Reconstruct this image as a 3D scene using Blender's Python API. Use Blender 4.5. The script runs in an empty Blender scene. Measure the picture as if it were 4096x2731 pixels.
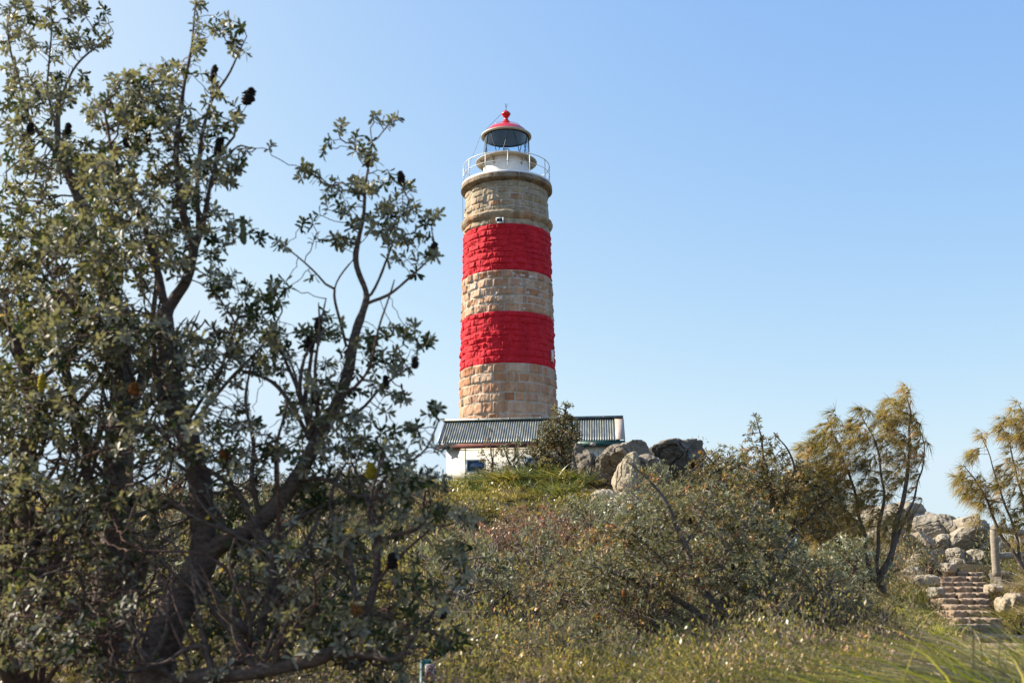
import bpy, math, random
import numpy as np
from mathutils import Matrix, Vector
random.seed(7); RNG = np.random.default_rng(7)
R = math.radians
SC = bpy.context.scene
COL = SC.collection

# ------------------------------------------------------------------ camera
F = 1150.0; CX, CY = 512.0, 341.0
TILT = 13.26; ROLL = 0.45
CAM = np.array([0.0, 0.0, 1.6])
cam = bpy.data.cameras.new('camera')
cam.sensor_width = 36.0; cam.lens = F / 1024 * 36
cam.clip_start = 0.1; cam.clip_end = 9000
cam.dof.use_dof = True; cam.dof.focus_distance = 62; cam.dof.aperture_fstop = 2.4
cam_ob = bpy.data.objects.new('camera', cam); COL.objects.link(cam_ob)
RM = Matrix.Rotation(R(90 + TILT), 4, 'X') @ Matrix.Rotation(R(-ROLL), 4, 'Z')
cam_ob.matrix_world = Matrix.Translation(CAM.tolist()) @ RM
SC.camera = cam_ob
RMn = np.array(RM)[:3, :3]
SC.render.resolution_x = 1024; SC.render.resolution_y = 682

# ------------------------------------------------------------------ light
SUN_AZ = -77.0      # degrees clockwise from +Y
SUN_EL = 37.0
w = bpy.data.worlds.new('World'); SC.world = w; w.use_nodes = True
nt = w.node_tree
bg = nt.nodes['Background']; sky = nt.nodes.new('ShaderNodeTexSky')
sky.sky_type = 'NISHITA'; sky.sun_disc = False
sky.sun_elevation = R(SUN_EL); sky.sun_rotation = R(SUN_AZ)
sky.air_density = 1.0; sky.dust_density = 2.0; sky.ozone_density = 2.2; sky.altitude = 60
# white balance and contrast of the camera: each channel of the sky through its own gentle power curve
sp = nt.nodes.new('ShaderNodeSeparateColor'); cb = nt.nodes.new('ShaderNodeCombineColor'); nt.links.new(sky.outputs[0], sp.inputs[0])
for k, (g_, a_) in enumerate(((1.08, 1.18), (.78, 1.52), (.2, 3.40))):
    pw = nt.nodes.new('ShaderNodeMath'); pw.operation = 'POWER'; pw.inputs[1].default_value = g_; nt.links.new(sp.outputs[k], pw.inputs[0])
    ml = nt.nodes.new('ShaderNodeMath'); ml.operation = 'MULTIPLY'; ml.inputs[1].default_value = a_; nt.links.new(pw.outputs[0], ml.inputs[0])
    mn = nt.nodes.new('ShaderNodeMath'); mn.operation = 'MINIMUM'; mn.inputs[1].default_value = (3.3, 4.05, 4.70)[k]; nt.links.new(ml.outputs[0], mn.inputs[0])
    nt.links.new(mn.outputs[0], cb.inputs[k])
nt.links.new(cb.outputs[0], bg.inputs[0]); bg.inputs[1].default_value = 0.10
sl = bpy.data.lights.new('sun', 'SUN'); sl.energy = 5.0; sl.angle = R(0.53); sl.color = (1.0, 0.91, 0.77)
so = bpy.data.objects.new('sun', sl); COL.objects.link(so)
SUN = Vector((math.sin(R(SUN_AZ)) * math.cos(R(SUN_EL)), math.cos(R(SUN_AZ)) * math.cos(R(SUN_EL)), math.sin(R(SUN_EL))))
so.rotation_euler = SUN.to_track_quat('Z', 'Y').to_euler()
SC.view_settings.view_transform = 'Standard'; SC.view_settings.look = 'None'
SC.view_settings.exposure = 1.1; SC.view_settings.gamma = 1
SC.cycles.max_bounces = 6; SC.cycles.transparent_max_bounces = 8
SC.cycles.diffuse_bounces = 2; SC.cycles.glossy_bounces = 3; SC.cycles.transmission_bounces = 6

# ------------------------------------------------------------------ geometry helpers
def ray(px, py):
    px = np.asarray(px, float); py = np.asarray(py, float)
    v = np.stack([(px - CX) / F, -(py - CY) / F, -np.ones_like(px)], -1)
    return v @ RMn.T
def P(px, py, y):
    """world point seen at pixel (px,py) that lies at ground distance y"""
    d = ray(px, py)
    return CAM + d * (np.asarray(y, float) / d[..., 1])[..., None]
def proj(p):
    v = (np.asarray(p, float) - CAM) @ RMn
    return CX + F * v[..., 0] / -v[..., 2], CY - F * v[..., 1] / -v[..., 2]

def hsh(ix, iy, iz, seed):
    h = (ix.astype(np.uint32) * np.uint32(374761393) + iy.astype(np.uint32) * np.uint32(668265263)
         + iz.astype(np.uint32) * np.uint32(2147483647) + np.uint32((seed * 974711) & 0xffffffff))
    h = (h ^ (h >> np.uint32(13))) * np.uint32(1274126177)
    h = (h ^ (h >> np.uint32(16))) * np.uint32(2246822519)
    h = h ^ (h >> np.uint32(15))
    return (h & np.uint32(0xffffff)).astype(float) / 0xffffff
def vn(p, seed=0):
    p = np.asarray(p, float); i = np.floor(p).astype(np.int64); f = p - i; f = f * f * (3 - 2 * f)
    o = 0
    for dx in (0, 1):
        for dy in (0, 1):
            for dz in (0, 1):
                wt = (f[..., 0] if dx else 1 - f[..., 0]) * (f[..., 1] if dy else 1 - f[..., 1]) * (f[..., 2] if dz else 1 - f[..., 2])
                o = o + wt * hsh(i[..., 0] + dx, i[..., 1] + dy, i[..., 2] + dz, seed)
    return o * 2 - 1
def fbm(p, octv=4, seed=0, gain=.5):
    o = 0; a = 1; p = np.asarray(p, float)
    for k in range(octv):
        o = o + a * vn(p, seed + k); p = p * 2.03 + 5.7; a *= gain
    return o
def nrm(v):
    return v / (np.linalg.norm(v, axis=-1, keepdims=True) + 1e-9)
def sstep(a, b, x):
    t = np.clip((x - a) / (b - a), 0, 1); return t * t * (3 - 2 * t)

def wloc(o):
    l = np.zeros(3)
    while o is not None: l = l + np.array(o.location); o = o.parent
    return l
def mesh(name, V, Fs, mat=None, parent=None, attrs=None, smooth=False, loc=None):
    V = np.ascontiguousarray(V, dtype=np.float32)
    if loc is not None: V = V - np.asarray(loc, np.float32)
    elif parent is not None: V = V - wloc(parent).astype(np.float32)
    if not isinstance(Fs, (list, tuple)) or (len(Fs) and not hasattr(Fs[0], 'shape')): Fs = [np.asarray(Fs)]
    Fs = [np.asarray(f, np.int32) for f in Fs if len(f)]
    me = bpy.data.meshes.new(name)
    me.vertices.add(len(V)); me.vertices.foreach_set('co', V.ravel())
    nl = sum(f.size for f in Fs); nf = sum(len(f) for f in Fs)
    me.loops.add(nl); me.polygons.add(nf)
    me.loops.foreach_set('vertex_index', np.concatenate([f.ravel() for f in Fs]))
    st = []; s = 0
    for f in Fs:
        st.append(s + np.arange(len(f)) * f.shape[1]); s += f.size
    me.polygons.foreach_set('loop_start', np.concatenate(st).astype(np.int32))
    if smooth: me.polygons.foreach_set('use_smooth', np.ones(nf, bool))
    me.update(calc_edges=True)
    for k, a in (attrs or {}).items():
        a = np.asarray(a, np.float32)
        at = me.attributes.new(k, 'FLOAT', 'POINT' if len(a) == len(V) else 'FACE')
        at.data.foreach_set('value', a)
    ob = bpy.data.objects.new(name, me)
    if mat: me.materials.append(mat)
    if loc is not None: ob.location = [float(q) for q in loc]
    COL.objects.link(ob)
    if parent is not None:
        ob.parent = parent
    return ob
def thing(name, loc, label, cat, group=None):
    o = bpy.data.objects.new(name, None); COL.objects.link(o); o.location = [float(q) for q in loc]
    o.empty_display_size = .3
    return tag(o, label, cat, group)
def tag(o, label=None, cat=None, group=None, kind=None):
    if label: o['label'] = label
    if cat: o['category'] = cat
    if group: o['group'] = group
    if kind: o['kind'] = kind
    return o

class MB:
    """collects boxes / tubes / lathes into one mesh"""
    def __init__(s): s.v = []; s.q = []; s.t = []; s.n = 0
    def add(s, V, Q=None, T=None):
        V = np.asarray(V, float).reshape(-1, 3)
        if Q is not None and len(Q): s.q.append(np.asarray(Q) + s.n)
        if T is not None and len(T): s.t.append(np.asarray(T) + s.n)
        s.v.append(V); s.n += len(V); return s
    def box(s, c, size, M=None, bev=0.0):
        hx, hy, hz = np.array(size) / 2.0
        b = min(bev, hx * .9, hy * .9, hz * .9)
        if b <= 0:
            V = np.array([[x, y, z] for z in (-hz, hz) for y in (-hy, hy) for x in (-hx, hx)])
            Q = [[0, 2, 3, 1], [4, 5, 7, 6], [0, 1, 5, 4], [2, 6, 7, 3], [0, 4, 6, 2], [1, 3, 7, 5]]
            T = []
        else:
            V = []; Q = []; T = []
            idx = {}
            for a in range(3):
                for sg in (-1, 1):
                    f = []
                    for (u, w_) in ((-1, -1), (1, -1), (1, 1), (-1, 1)):
                        p = [0, 0, 0]; h = [hx, hy, hz]
                        p[a] = sg * h[a]; o1, o2 = (a + 1) % 3, (a + 2) % 3
                        p[o1] = u * (h[o1] - b); p[o2] = w_ * (h[o2] - b)
                        key = (a, sg, tuple(np.sign(p).astype(int)))
                        idx[key] = len(V); f.append(len(V)); V.append(p)
                    Q.append(f if sg > 0 else f[::-1])
            for a in range(3):
                for c_ in range(a + 1, 3):
                    o = 3 - a - c_
                    for sa in (-1, 1):
                        for sc in (-1, 1):
                            sgn = [0, 0, 0]; sgn[a] = sa; sgn[c_] = sc
                            k = []
                            for so_ in (-1, 1):
                                sgn[o] = so_; k.append((idx[(a, sa, tuple(sgn))], idx[(c_, sc, tuple(sgn))]))
                            Q.append([k[0][0], k[0][1], k[1][1], k[1][0]])
            for sx in (-1, 1):
                for sy in (-1, 1):
                    for sz in (-1, 1):
                        T.append([idx[(0, sx, (sx, sy, sz))], idx[(1, sy, (sx, sy, sz))], idx[(2, sz, (sx, sy, sz))]])
            V = np.array(V, float)
        if M is not None: V = V @ np.asarray(M).T
        return s.add(V + np.array(c, float), Q, T)
    def tube(s, pts, r, k=8, closed=False):
        pts = np.asarray(pts, float); n = len(pts)
        r = np.broadcast_to(np.asarray(r, float), (n,))
        if closed: tg = np.roll(pts, -1, 0) - np.roll(pts, 1, 0)
        else: tg = np.gradient(pts, axis=0)
        tg = nrm(tg); ref = np.array([0.12, 0.08, 1.0]) if abs(tg[:, 2]).mean() < .8 else np.array([1.0, .1, .05])
        a = nrm(np.cross(tg, ref)); b = np.cross(tg, a)
        th = np.arange(k) / k * 2 * np.pi
        V = pts[:, None] + r[:, None, None] * (a[:, None] * np.cos(th)[None, :, None] + b[:, None] * np.sin(th)[None, :, None])
        m = n if closed else n - 1
        i = np.arange(m)[:, None]; j = np.arange(k)[None]
        i2 = (i + 1) % n; j2 = (j + 1) % k
        Q = np.stack([i * k + j, i * k + j2, i2 * k + j2, i2 * k + j], -1).reshape(-1, 4)
        T = []
        V = V.reshape(-1, 3)
        if not closed:
            V = np.vstack([V, pts[0], pts[-1]]); c0 = n * k; c1 = c0 + 1
            for jj in range(k):
                T.append([c0, (jj + 1) % k, jj]); T.append([c1, (n - 1) * k + jj, (n - 1) * k + (jj + 1) % k])
        return s.add(V, Q, T)
    def lathe(s, prof, c=(0, 0, 0), k=64):
        prof = np.asarray(prof, float); n = len(prof); th = np.arange(k) / k * 2 * np.pi
        V = np.stack([prof[:, 0:1] * np.cos(th), prof[:, 0:1] * np.sin(th), prof[:, 1:2] + 0 * th], -1).reshape(-1, 3)
        i = np.arange(n - 1)[:, None]; j = np.arange(k)[None]; j2 = (j + 1) % k
        Q = np.stack([i * k + j, i * k + j2, (i + 1) * k + j2, (i + 1) * k + j], -1).reshape(-1, 4)
        return s.add(V + np.array(c, float), Q)
    def build(s, name, mat, parent=None, smooth=False, loc=None, attrs=None):
        V = np.concatenate(s.v)
        Fs = ([np.concatenate(s.q)] if s.q else []) + ([np.concatenate(s.t)] if s.t else [])
        return mesh(name, V, Fs, mat, parent, attrs, smooth, loc)

# ------------------------------------------------------------------ materials
def mat(name, col=(.5, .5, .5), rough=.7, metal=0, spec=.5):
    m = bpy.data.materials.new(name); m.use_nodes = True
    b = m.node_tree.nodes['Principled BSDF']
    b.inputs['Base Color'].default_value = (*col, 1); b.inputs['Roughness'].default_value = rough
    b.inputs['Metallic'].default_value = metal; b.inputs['Specular IOR Level'].default_value = spec
    return m, m.node_tree, b
def ramp(nt, stops, fac=None, interp='LINEAR'):
    r = nt.nodes.new('ShaderNodeValToRGB'); e = r.color_ramp.elements; r.color_ramp.interpolation = interp
    while len(e) < len(stops): e.new(.5)
    for x, (p, c) in zip(e, stops):
        x.position = p; x.color = (*c, 1) if len(c) == 3 else c
    if fac is not None: nt.links.new(fac, r.inputs[0])
    return r.outputs[0]
def noise(nt, scale, detail=4, rough=.55, coord='Object', stretch=None, dist=0):
    tc = nt.nodes.new('ShaderNodeTexCoord'); n = nt.nodes.new('ShaderNodeTexNoise')
    n.inputs['Scale'].default_value = scale; n.inputs['Detail'].default_value = detail
    n.inputs['Roughness'].default_value = rough; n.inputs['Distortion'].default_value = dist
    src = tc.outputs[coord]
    if stretch:
        mp = nt.nodes.new('ShaderNodeMapping'); mp.inputs['Scale'].default_value = stretch
        nt.links.new(src, mp.inputs[0]); src = mp.outputs[0]
    nt.links.new(src, n.inputs['Vector']); return n.outputs['Fac']
def attr(nt, name):
    a = nt.nodes.new('ShaderNodeAttribute'); a.attribute_name = name; return a.outputs['Fac']
def mix(nt, fac, a, b, mode='MIX'):
    m = nt.nodes.new('ShaderNodeMix'); m.data_type = 'RGBA'; m.blend_type = mode
    for s, v in ((m.inputs[0], fac), (m.inputs[6], a), (m.inputs[7], b)):
        if isinstance(v, (int, float)): s.default_value = v
        elif isinstance(v, tuple): s.default_value = (*v, 1) if len(v) == 3 else v
        else: nt.links.new(v, s)
    return m.outputs[2]
def bump(nt, b, h, strength=.4, dist=.02):
    n = nt.nodes.new('ShaderNodeBump'); n.inputs['Strength'].default_value = strength; n.inputs['Distance'].default_value = dist
    nt.links.new(h, n.inputs['Height']); nt.links.new(n.outputs[0], b.inputs['Normal'])
def leafmat(name, stops, under=None, rough=.42, trans=.3, spec=.5, tcol=None):
    """leaf: colour by per-leaf random attribute, paler underside, some light passes through"""
    m, nt, b = mat(name, rough=rough, spec=spec)
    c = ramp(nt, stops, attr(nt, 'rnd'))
    if under:
        g = nt.nodes.new('ShaderNodeNewGeometry'); c = mix(nt, g.outputs['Backfacing'], c, under)
    nt.links.new(c, b.inputs['Base Color'])
    if trans > 0:
        t = nt.nodes.new('ShaderNodeBsdfTranslucent'); ms = nt.nodes.new('ShaderNodeMixShader')
        c2 = mix(nt, 1.0, c, tcol or (1.25, 1.25, .6), 'MULTIPLY')
        nt.links.new(c2, t.inputs[0]); ms.inputs[0].default_value = trans
        nt.links.new(b.outputs[0], ms.inputs[1]); nt.links.new(t.outputs[0], ms.inputs[2])
        nt.links.new(ms.outputs[0], nt.nodes['Material Output'].inputs[0])
    return m
def painted(name, col, rough=.5, dirt=.12, scale=3):
    m, nt, b = mat(name, col, rough)
    d = tuple(x * (1 - dirt * 2.2) for x in col)
    c = ramp(nt, [(.3, d), (.62, col)], noise(nt, scale, 6, .65))
    nt.links.new(c, b.inputs['Base Color']); return m
M = {}
M['white'] = painted('white_paint', (.80, .79, .76), .45, .03)
M['cream'] = painted('cream_paint', (.52, .46, .34), .5, .05)
M['red_gloss'] = painted('red_gloss_paint', (.62, .02, .025), .28, .1)
M['wall'] = painted('wall_sheeting', (.64, .61, .53), .75, .12, 1.1)
M['black'] = mat('black_metal', (.02, .022, .028), .5)[0]
M['steel'] = mat('weathered_steel', (.25, .27, .3), .5, .4)[0]
M['lamp'] = mat('lamp_glass', (.8, .8, .75), .1)[0]
M['green_trim'] = painted('green_trim_paint', (.018, .085, .075), .5, .2)
M['flash'] = painted('barge_flashing', (.50, .38, .30), .5, .12)
m, nt, b = mat('pane_glass', (.03, .07, .14), .06, 0, .9); M['pane'] = m
m, nt, b = mat('dome_lining', (.13, .19, .30), .5); M['lining'] = m
# lantern glass: thin clear glazing
m = bpy.data.materials.new('lantern_glass'); m.use_nodes = True; nt = m.node_tree
for n in list(nt.nodes):
    if n.type != 'OUTPUT_MATERIAL': nt.nodes.remove(n)
tr = nt.nodes.new('ShaderNodeBsdfTransparent'); tr.inputs[0].default_value = (.76, .89, 1, 1)
gl = nt.nodes.new('ShaderNodeBsdfGlossy'); gl.inputs[1].default_value = .08
fr = nt.nodes.new('ShaderNodeMath'); fr.operation = 'POWER'; fr.inputs[1].default_value = 2.6; lw = nt.nodes.new('ShaderNodeLayerWeight'); lw.inputs[0].default_value = .5; nt.links.new(lw.outputs['Facing'], fr.inputs[0]); ms = nt.nodes.new('ShaderNodeMixShader')
nt.links.new(fr.outputs[0], ms.inputs[0]); nt.links.new(tr.outputs[0], ms.inputs[1]); nt.links.new(gl.outputs[0], ms.inputs[2])
nt.links.new(ms.outputs[0], nt.nodes['Material Output'].inputs[0]); M['glass'] = m
# masonry
def stone(name, stops, mortar, patch=.0, stain=.3):
    m, nt, b = mat(name, rough=.88, spec=.25)
    n1 = noise(nt, 2.2, 6, .7); n2 = noise(nt, 11, 6, .7)
    c = ramp(nt, stops, attr(nt, 'tone'))
    c = mix(nt, .55, c, ramp(nt, [(.3, (.62, .55, .5)), (.5, (1, 1, 1)), (.72, (1.25, 1.2, 1.12))], n2), 'MULTIPLY')
    c = mix(nt, stain, c, ramp(nt, [(.35, (.5, .45, .42)), (.6, (1.1, 1.08, 1.0))], n1), 'MULTIPLY')
    c = mix(nt, attr(nt, 'mort'), c, mortar)
    c = mix(nt, .5, c, ramp(nt, [(.36, (.55, .50, .46)), (.56, (1.05, 1.04, 1.02))], noise(nt, 1.6, 5, .6, stretch=(1.3, 1.3, .12))), 'MULTIPLY')
    if patch > 0:
        c = mix(nt, ramp(nt, [(patch, (0, 0, 0)), (patch + .05, (1, 1, 1))], noise(nt, 2.9, 5, .6, stretch=(1, 1, 1.6))), c, (.62, .61, .6))
    nt.links.new(c, b.inputs['Base Color']); bump(nt, b, n2, .5, .03); return m
S_WARM = [(0, (.38, .18, .095)), (.3, (.50, .275, .16)), (.6, (.56, .35, .225)), (.85, (.57, .41, .30)), (1, (.46, .22, .13))]
M['stone_lo'] = stone('sandstone_lower', S_WARM, (.50, .45, .37), .72)
M['stone_mid'] = stone('sandstone_middle', S_WARM, (.52, .48, .41), .60)
M['stone_up'] = stone('sandstone_upper', [(0, (.42, .31, .20)), (.4, (.44, .36, .25)), (.8, (.38, .32, .23)), (1, (.45, .25, .14))], (.46, .42, .36), .70, .6)
M['stone_dark'] = stone('sandstone_weathered', [(0, (.34, .26, .18)), (1, (.27, .23, .18))], (.4, .36, .3), 0, .9)
m, nt, b = mat('red_masonry_paint', (.62, .015, .03), .8, 0, .25)
c = ramp(nt, [(.25, (.46, .010, .018)), (.55, (.60, .013, .026)), (.8, (.62, .05, .06))], noise(nt, 5, 6, .7))
c = mix(nt, .55, c, ramp(nt, [(.34, (.62, .55, .6)), (.55, (1, 1, 1)), (.75, (1.12, 1.5, 1.4))], noise(nt, 1.5, 6, .65, stretch=(1.2, 1.2, .2))), 'MULTIPLY')
c = mix(nt, ramp(nt, [(.66, (0, 0, 0)), (.74, (.55, .55, .55))], noise(nt, 7, 8, .75)), c, (.62, .22, .20))
nt.links.new(c, b.inputs['Base Color']); bump(nt, b, noise(nt, 14, 5), .35, .02); M['red_band'] = m
def rockmat(name, a, b_, dark, band=0, sc=1.0):
    m, nt, b = mat(name, rough=.92, spec=.2)
    c = ramp(nt, [(.3, a), (.65, b_)], noise(nt, 1.1 * sc, 6, .65))
    c = mix(nt, .7, c, ramp(nt, [(.32, dark), (.5, (1, 1, 1))], noise(nt, 3.5 * sc, 8, .7)), 'MULTIPLY')
    h = noise(nt, 9 * sc, 7, .7)
    nt.links.new(c, b.inputs['Base Color']); bump(nt, b, h, .8, .06); return m
M['rock_dark'] = rockmat('dark_weathered_rock', (.08, .07, .058), (.19, .165, .135), (.45, .42, .4))
M['rock_grey'] = rockmat('grey_weathered_rock', (.14, .12, .095), (.28, .24, .19), (.5, .47, .45))
M['rock_pale'] = rockmat('pale_sandstone_rock', (.28, .23, .165), (.40, .34, .25), (.7, .62, .55))
M['rock_cliff'] = rockmat('cliff_sandstone', (.21, .185, .145), (.36, .315, .25), (.6, .55, .5))
M['step'] = rockmat('step_stone', (.23, .165, .115), (.38, .285, .205), (.65, .58, .52), 0, 1.6)
# bark and twigs
def barkmat(name, a, b_, sc=8):
    m, nt, b = mat(name, rough=.85, spec=.25)
    n = noise(nt, sc, 6, .7, stretch=(1, 1, 2.2))
    nt.links.new(ramp(nt, [(.3, a), (.7, b_)], n), b.inputs['Base Color']); bump(nt, b, n, .9, .03); return m
M['bark'] = barkmat('banksia_bark', (.04, .029, .023), (.22, .155, .12), 14)
M['bark_grey'] = barkmat('grey_bark', (.06, .048, .04), (.26, .215, .175), 12)
M['twig'] = barkmat('twig_bark', (.05, .028, .022), (.14, .08, .06), 20)
M['bark_cas'] = barkmat('casuarina_bark', (.06, .045, .038), (.20, .155, .13), 10)
M['cone'] = barkmat('old_cone', (.012, .010, .010), (.055, .04, .035), 40)
M['cone_orange'] = barkmat('orange_cone', (.30, .09, .02), (.5, .2, .05), 40)
M['cone_yellow'] = barkmat('yellow_flower_spike', (.42, .30, .02), (.6, .46, .05), 40)
M['cone_green'] = barkmat('green_flower_spike', (.12, .14, .06), (.22, .24, .12), 40)
M['timber'] = barkmat('weathered_timber', (.20, .165, .13), (.37, .315, .25), 6)
M['teal'] = painted('teal_paint', (.012, .12, .16), .5, .1)
M['dry_wood'] = barkmat('dry_wood', (.13, .095, .07), (.32, .25, .195), 20)
# ------------------------------------------------------------------ terrain
CTRL = [(px, py, y) for px, py, y in [
 (512,676,14),(512,645,20),(512,603,27),(512,560,35),(512,520,43),(512,490,51),(512,478,55),
 (440,600,27),(440,560,35),(440,510,46),(437,494,52),
 (200,680,12),(200,655,18),(200,612,26),(200,572,34),(200,530,42),(200,512,50),(200,510,58),
 (0,665,18),(0,612,26),(0,560,36),(0,530,46),(-200,640,26),(-200,580,40),
 (400,492,60),(340,490,62),(420,497,54),
 (620,645,20),(620,603,27),(620,562,34),(620,528,41),(620,506,46),(640,488,50),(700,484,52),(760,484,56),
 (700,600,28),(700,560,34),(700,520,42),
 (770,660,16),(770,603,28),(770,565,36),(770,540,42),(770,520,50),
 (880,662,14),(880,630,20),(880,600,28),(870,578,34),(860,566,40),(860,540,52),
 (985,690,14),(985,668,20),(985,616,29),(985,578,36),(985,566,41),(985,566,52),
 (1050,672,18),(1050,600,28),(1050,572,36),(1060,572,52),(1250,660,20),(1250,600,32),(1250,590,52)]]
cp = [P(*c) for c in CTRL] + [np.array(q, float) for q in [
 (0,-8,0),(-8,-6,0),(8,-6,0),(0,1,0),(-5,3,.1),(5,3,.2),(0,9,.75),(-6,9,.5),(6,9,.9),(-12,9,.3),(12,9,.9),
 (-4,66,7.7),(0,60,7.8),(4,66,7.7),(4,58,7.9),(0,72,7.5),(0,85,6),(-20,80,4),(20,80,4),(-35,60,3.5),(-40,30,2),(40,30,2),(38,60,3.5),(-30,0,-1),(30,0,-.5),(0,110,0),(-60,100,-4),(60,100,-4),(-80,20,-4),(80,20,-4),(0,-40,-2)]]
cp = np.array(cp); _xy = cp[:, :2] / 10
def _phi(a, b):
    d2 = ((a[:, None] - b[None]) ** 2).sum(-1); return .5 * d2 * np.log(d2 + 1e-12)
_n = len(cp); _A = np.zeros((_n + 3, _n + 3)); _A[:_n, :_n] = _phi(_xy, _xy) + np.eye(_n) * .02
_A[:_n, _n] = 1; _A[:_n, _n + 1:] = _xy; _A[_n, :_n] = 1; _A[_n + 1:, :_n] = _xy.T
_W = np.linalg.solve(_A, np.concatenate([cp[:, 2], np.zeros(3)]))
_st = np.array([P(x_, r_, y_) for x_, r_, y_ in ((965, 571, 38.6), (965, 586.5, 35), (966, 598, 32.6), (972, 610, 30.2), (981, 621, 28), (997, 635, 25.2), (1012, 650, 22.2), (1020, 659, 20.8))])[::-1]
_sx, _sy = _st[:, 0], _st[:, 1]
def HH(x, y, rough=True):
    x = np.asarray(x, float).ravel(); y = np.asarray(y, float).ravel(); q = np.stack([x, y], -1) / 10
    o = np.empty(len(x))
    for s in range(0, len(x), 20000):
        b = q[s:s + 20000]; o[s:s + 20000] = _phi(b, _xy) @ _W[:_n] + _W[_n] + b @ _W[_n + 1:]
    r = np.hypot(x, y - 40); k = sstep(85, 170, r); o = o * (1 - k) - 22 * k
    tt = np.interp(y, _sy, _sx); m_ = (1 - sstep(1.0, 1.75, np.abs(x - tt))) * sstep(18.5, 20, y) * (1 - sstep(38.2, 39.0, y)); o = o - .6 * m_
    if rough:
        p3 = np.stack([x, y, 0 * x], -1); o = o + .55 * fbm(p3 * .33, 2, 21) * (1 - k) * sstep(13, 17, y) * (1 - sstep(50, 55, y)) * sstep(1.6, 3.2, np.abs(x - tt))
        o = o + (.10 * fbm(p3 * .9, 3, 3) + .03 * vn(p3 * 4, 9)) * (1 - k)
    return o
def H1(x, y): return float(HH([x], [y])[0])
def G(px, y):
    """ground point in the image column px at distance y"""
    q = P(px, 500, y); q[2] = H1(q[0], q[1]); return q
gx = np.concatenate([-np.geomspace(4000, 46, 26), np.arange(-45, 45.01, .3), np.geomspace(46, 4000, 26)])
gy = np.concatenate([-np.geomspace(3000, 12, 22), np.arange(-11, 92, .3), np.geomspace(92.5, 6000, 30)])
X, Y = np.meshgrid(gx, gy, indexing='ij'); Z = HH(X, Y)
nx, ny = len(gx), len(gy); i = np.arange(nx - 1)[:, None]; j = np.arange(ny - 1)[None]
Q = np.stack([i * ny + j, (i + 1) * ny + j, (i + 1) * ny + j + 1, i * ny + j + 1], -1).reshape(-1, 4)
m, nt, b = mat('hill_soil', rough=.95, spec=.1)
c = ramp(nt, [(.3, (.03, .024, .014)), (.5, (.06, .05, .03)), (.7, (.13, .10, .065))], noise(nt, .9, 8, .7))
c = mix(nt, .5, c, ramp(nt, [(.35, (.6, .7, .4)), (.6, (1.2, 1.1, 1))], noise(nt, 6, 6, .7)), 'MULTIPLY')
nt.links.new(c, b.inputs['Base Color']); bump(nt, b, noise(nt, 14, 6, .7), .8, .08)
tag(mesh('hill', np.stack([X.ravel(), Y.ravel(), Z.reshape(-1)], -1), Q, m, smooth=True), kind='structure')

# ------------------------------------------------------------------ lighthouse
DT = 66.0
def axis_at(row, rpx=0.0, col=None):
    """height z and radius where a ring of pixel radius rpx shows its front at pixel row"""
    r = 0.0
    for _ in range(8):
        q = P(505.5, row, DT - r); z = q[2]
        depth = DT * math.cos(R(TILT)) + (z - 1.6) * math.sin(R(TILT)); r = rpx * depth / F
    return z, r
TX = P(508.2, 415, DT)[0]
base = np.array([TX, DT, 7.4])
lh = thing('lighthouse', base, 'round sandstone lighthouse tower with two red bands and a white lantern room', 'lighthouse')
def RR(z):   # shaft radius fitted to the photo outline
    return np.interp(z, _zs, _rs)
_pts = [axis_at(r_, p_) for r_, p_ in ((420, 49.0), (362, 47.6), (310, 46.0), (269, 44.7), (222.5, 43.4), (208, 42.2), (179, 40.6))]
_zs = np.array([7.0] + [p[0] for p in _pts] + [40]); _rs = np.array([_pts[0][1] + .12] + [p[1] for p in _pts] + [_pts[-1][1]])
zb = {k: _pts[n][0] for n, k in enumerate(['ridge', 'r2b', 'r2t', 'r1b', 'r1t', 'str', 'top'])}
print('tower z', {k: round(float(v), 2) for k, v in zb.items()}, 'r', np.round(_rs, 2))
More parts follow.
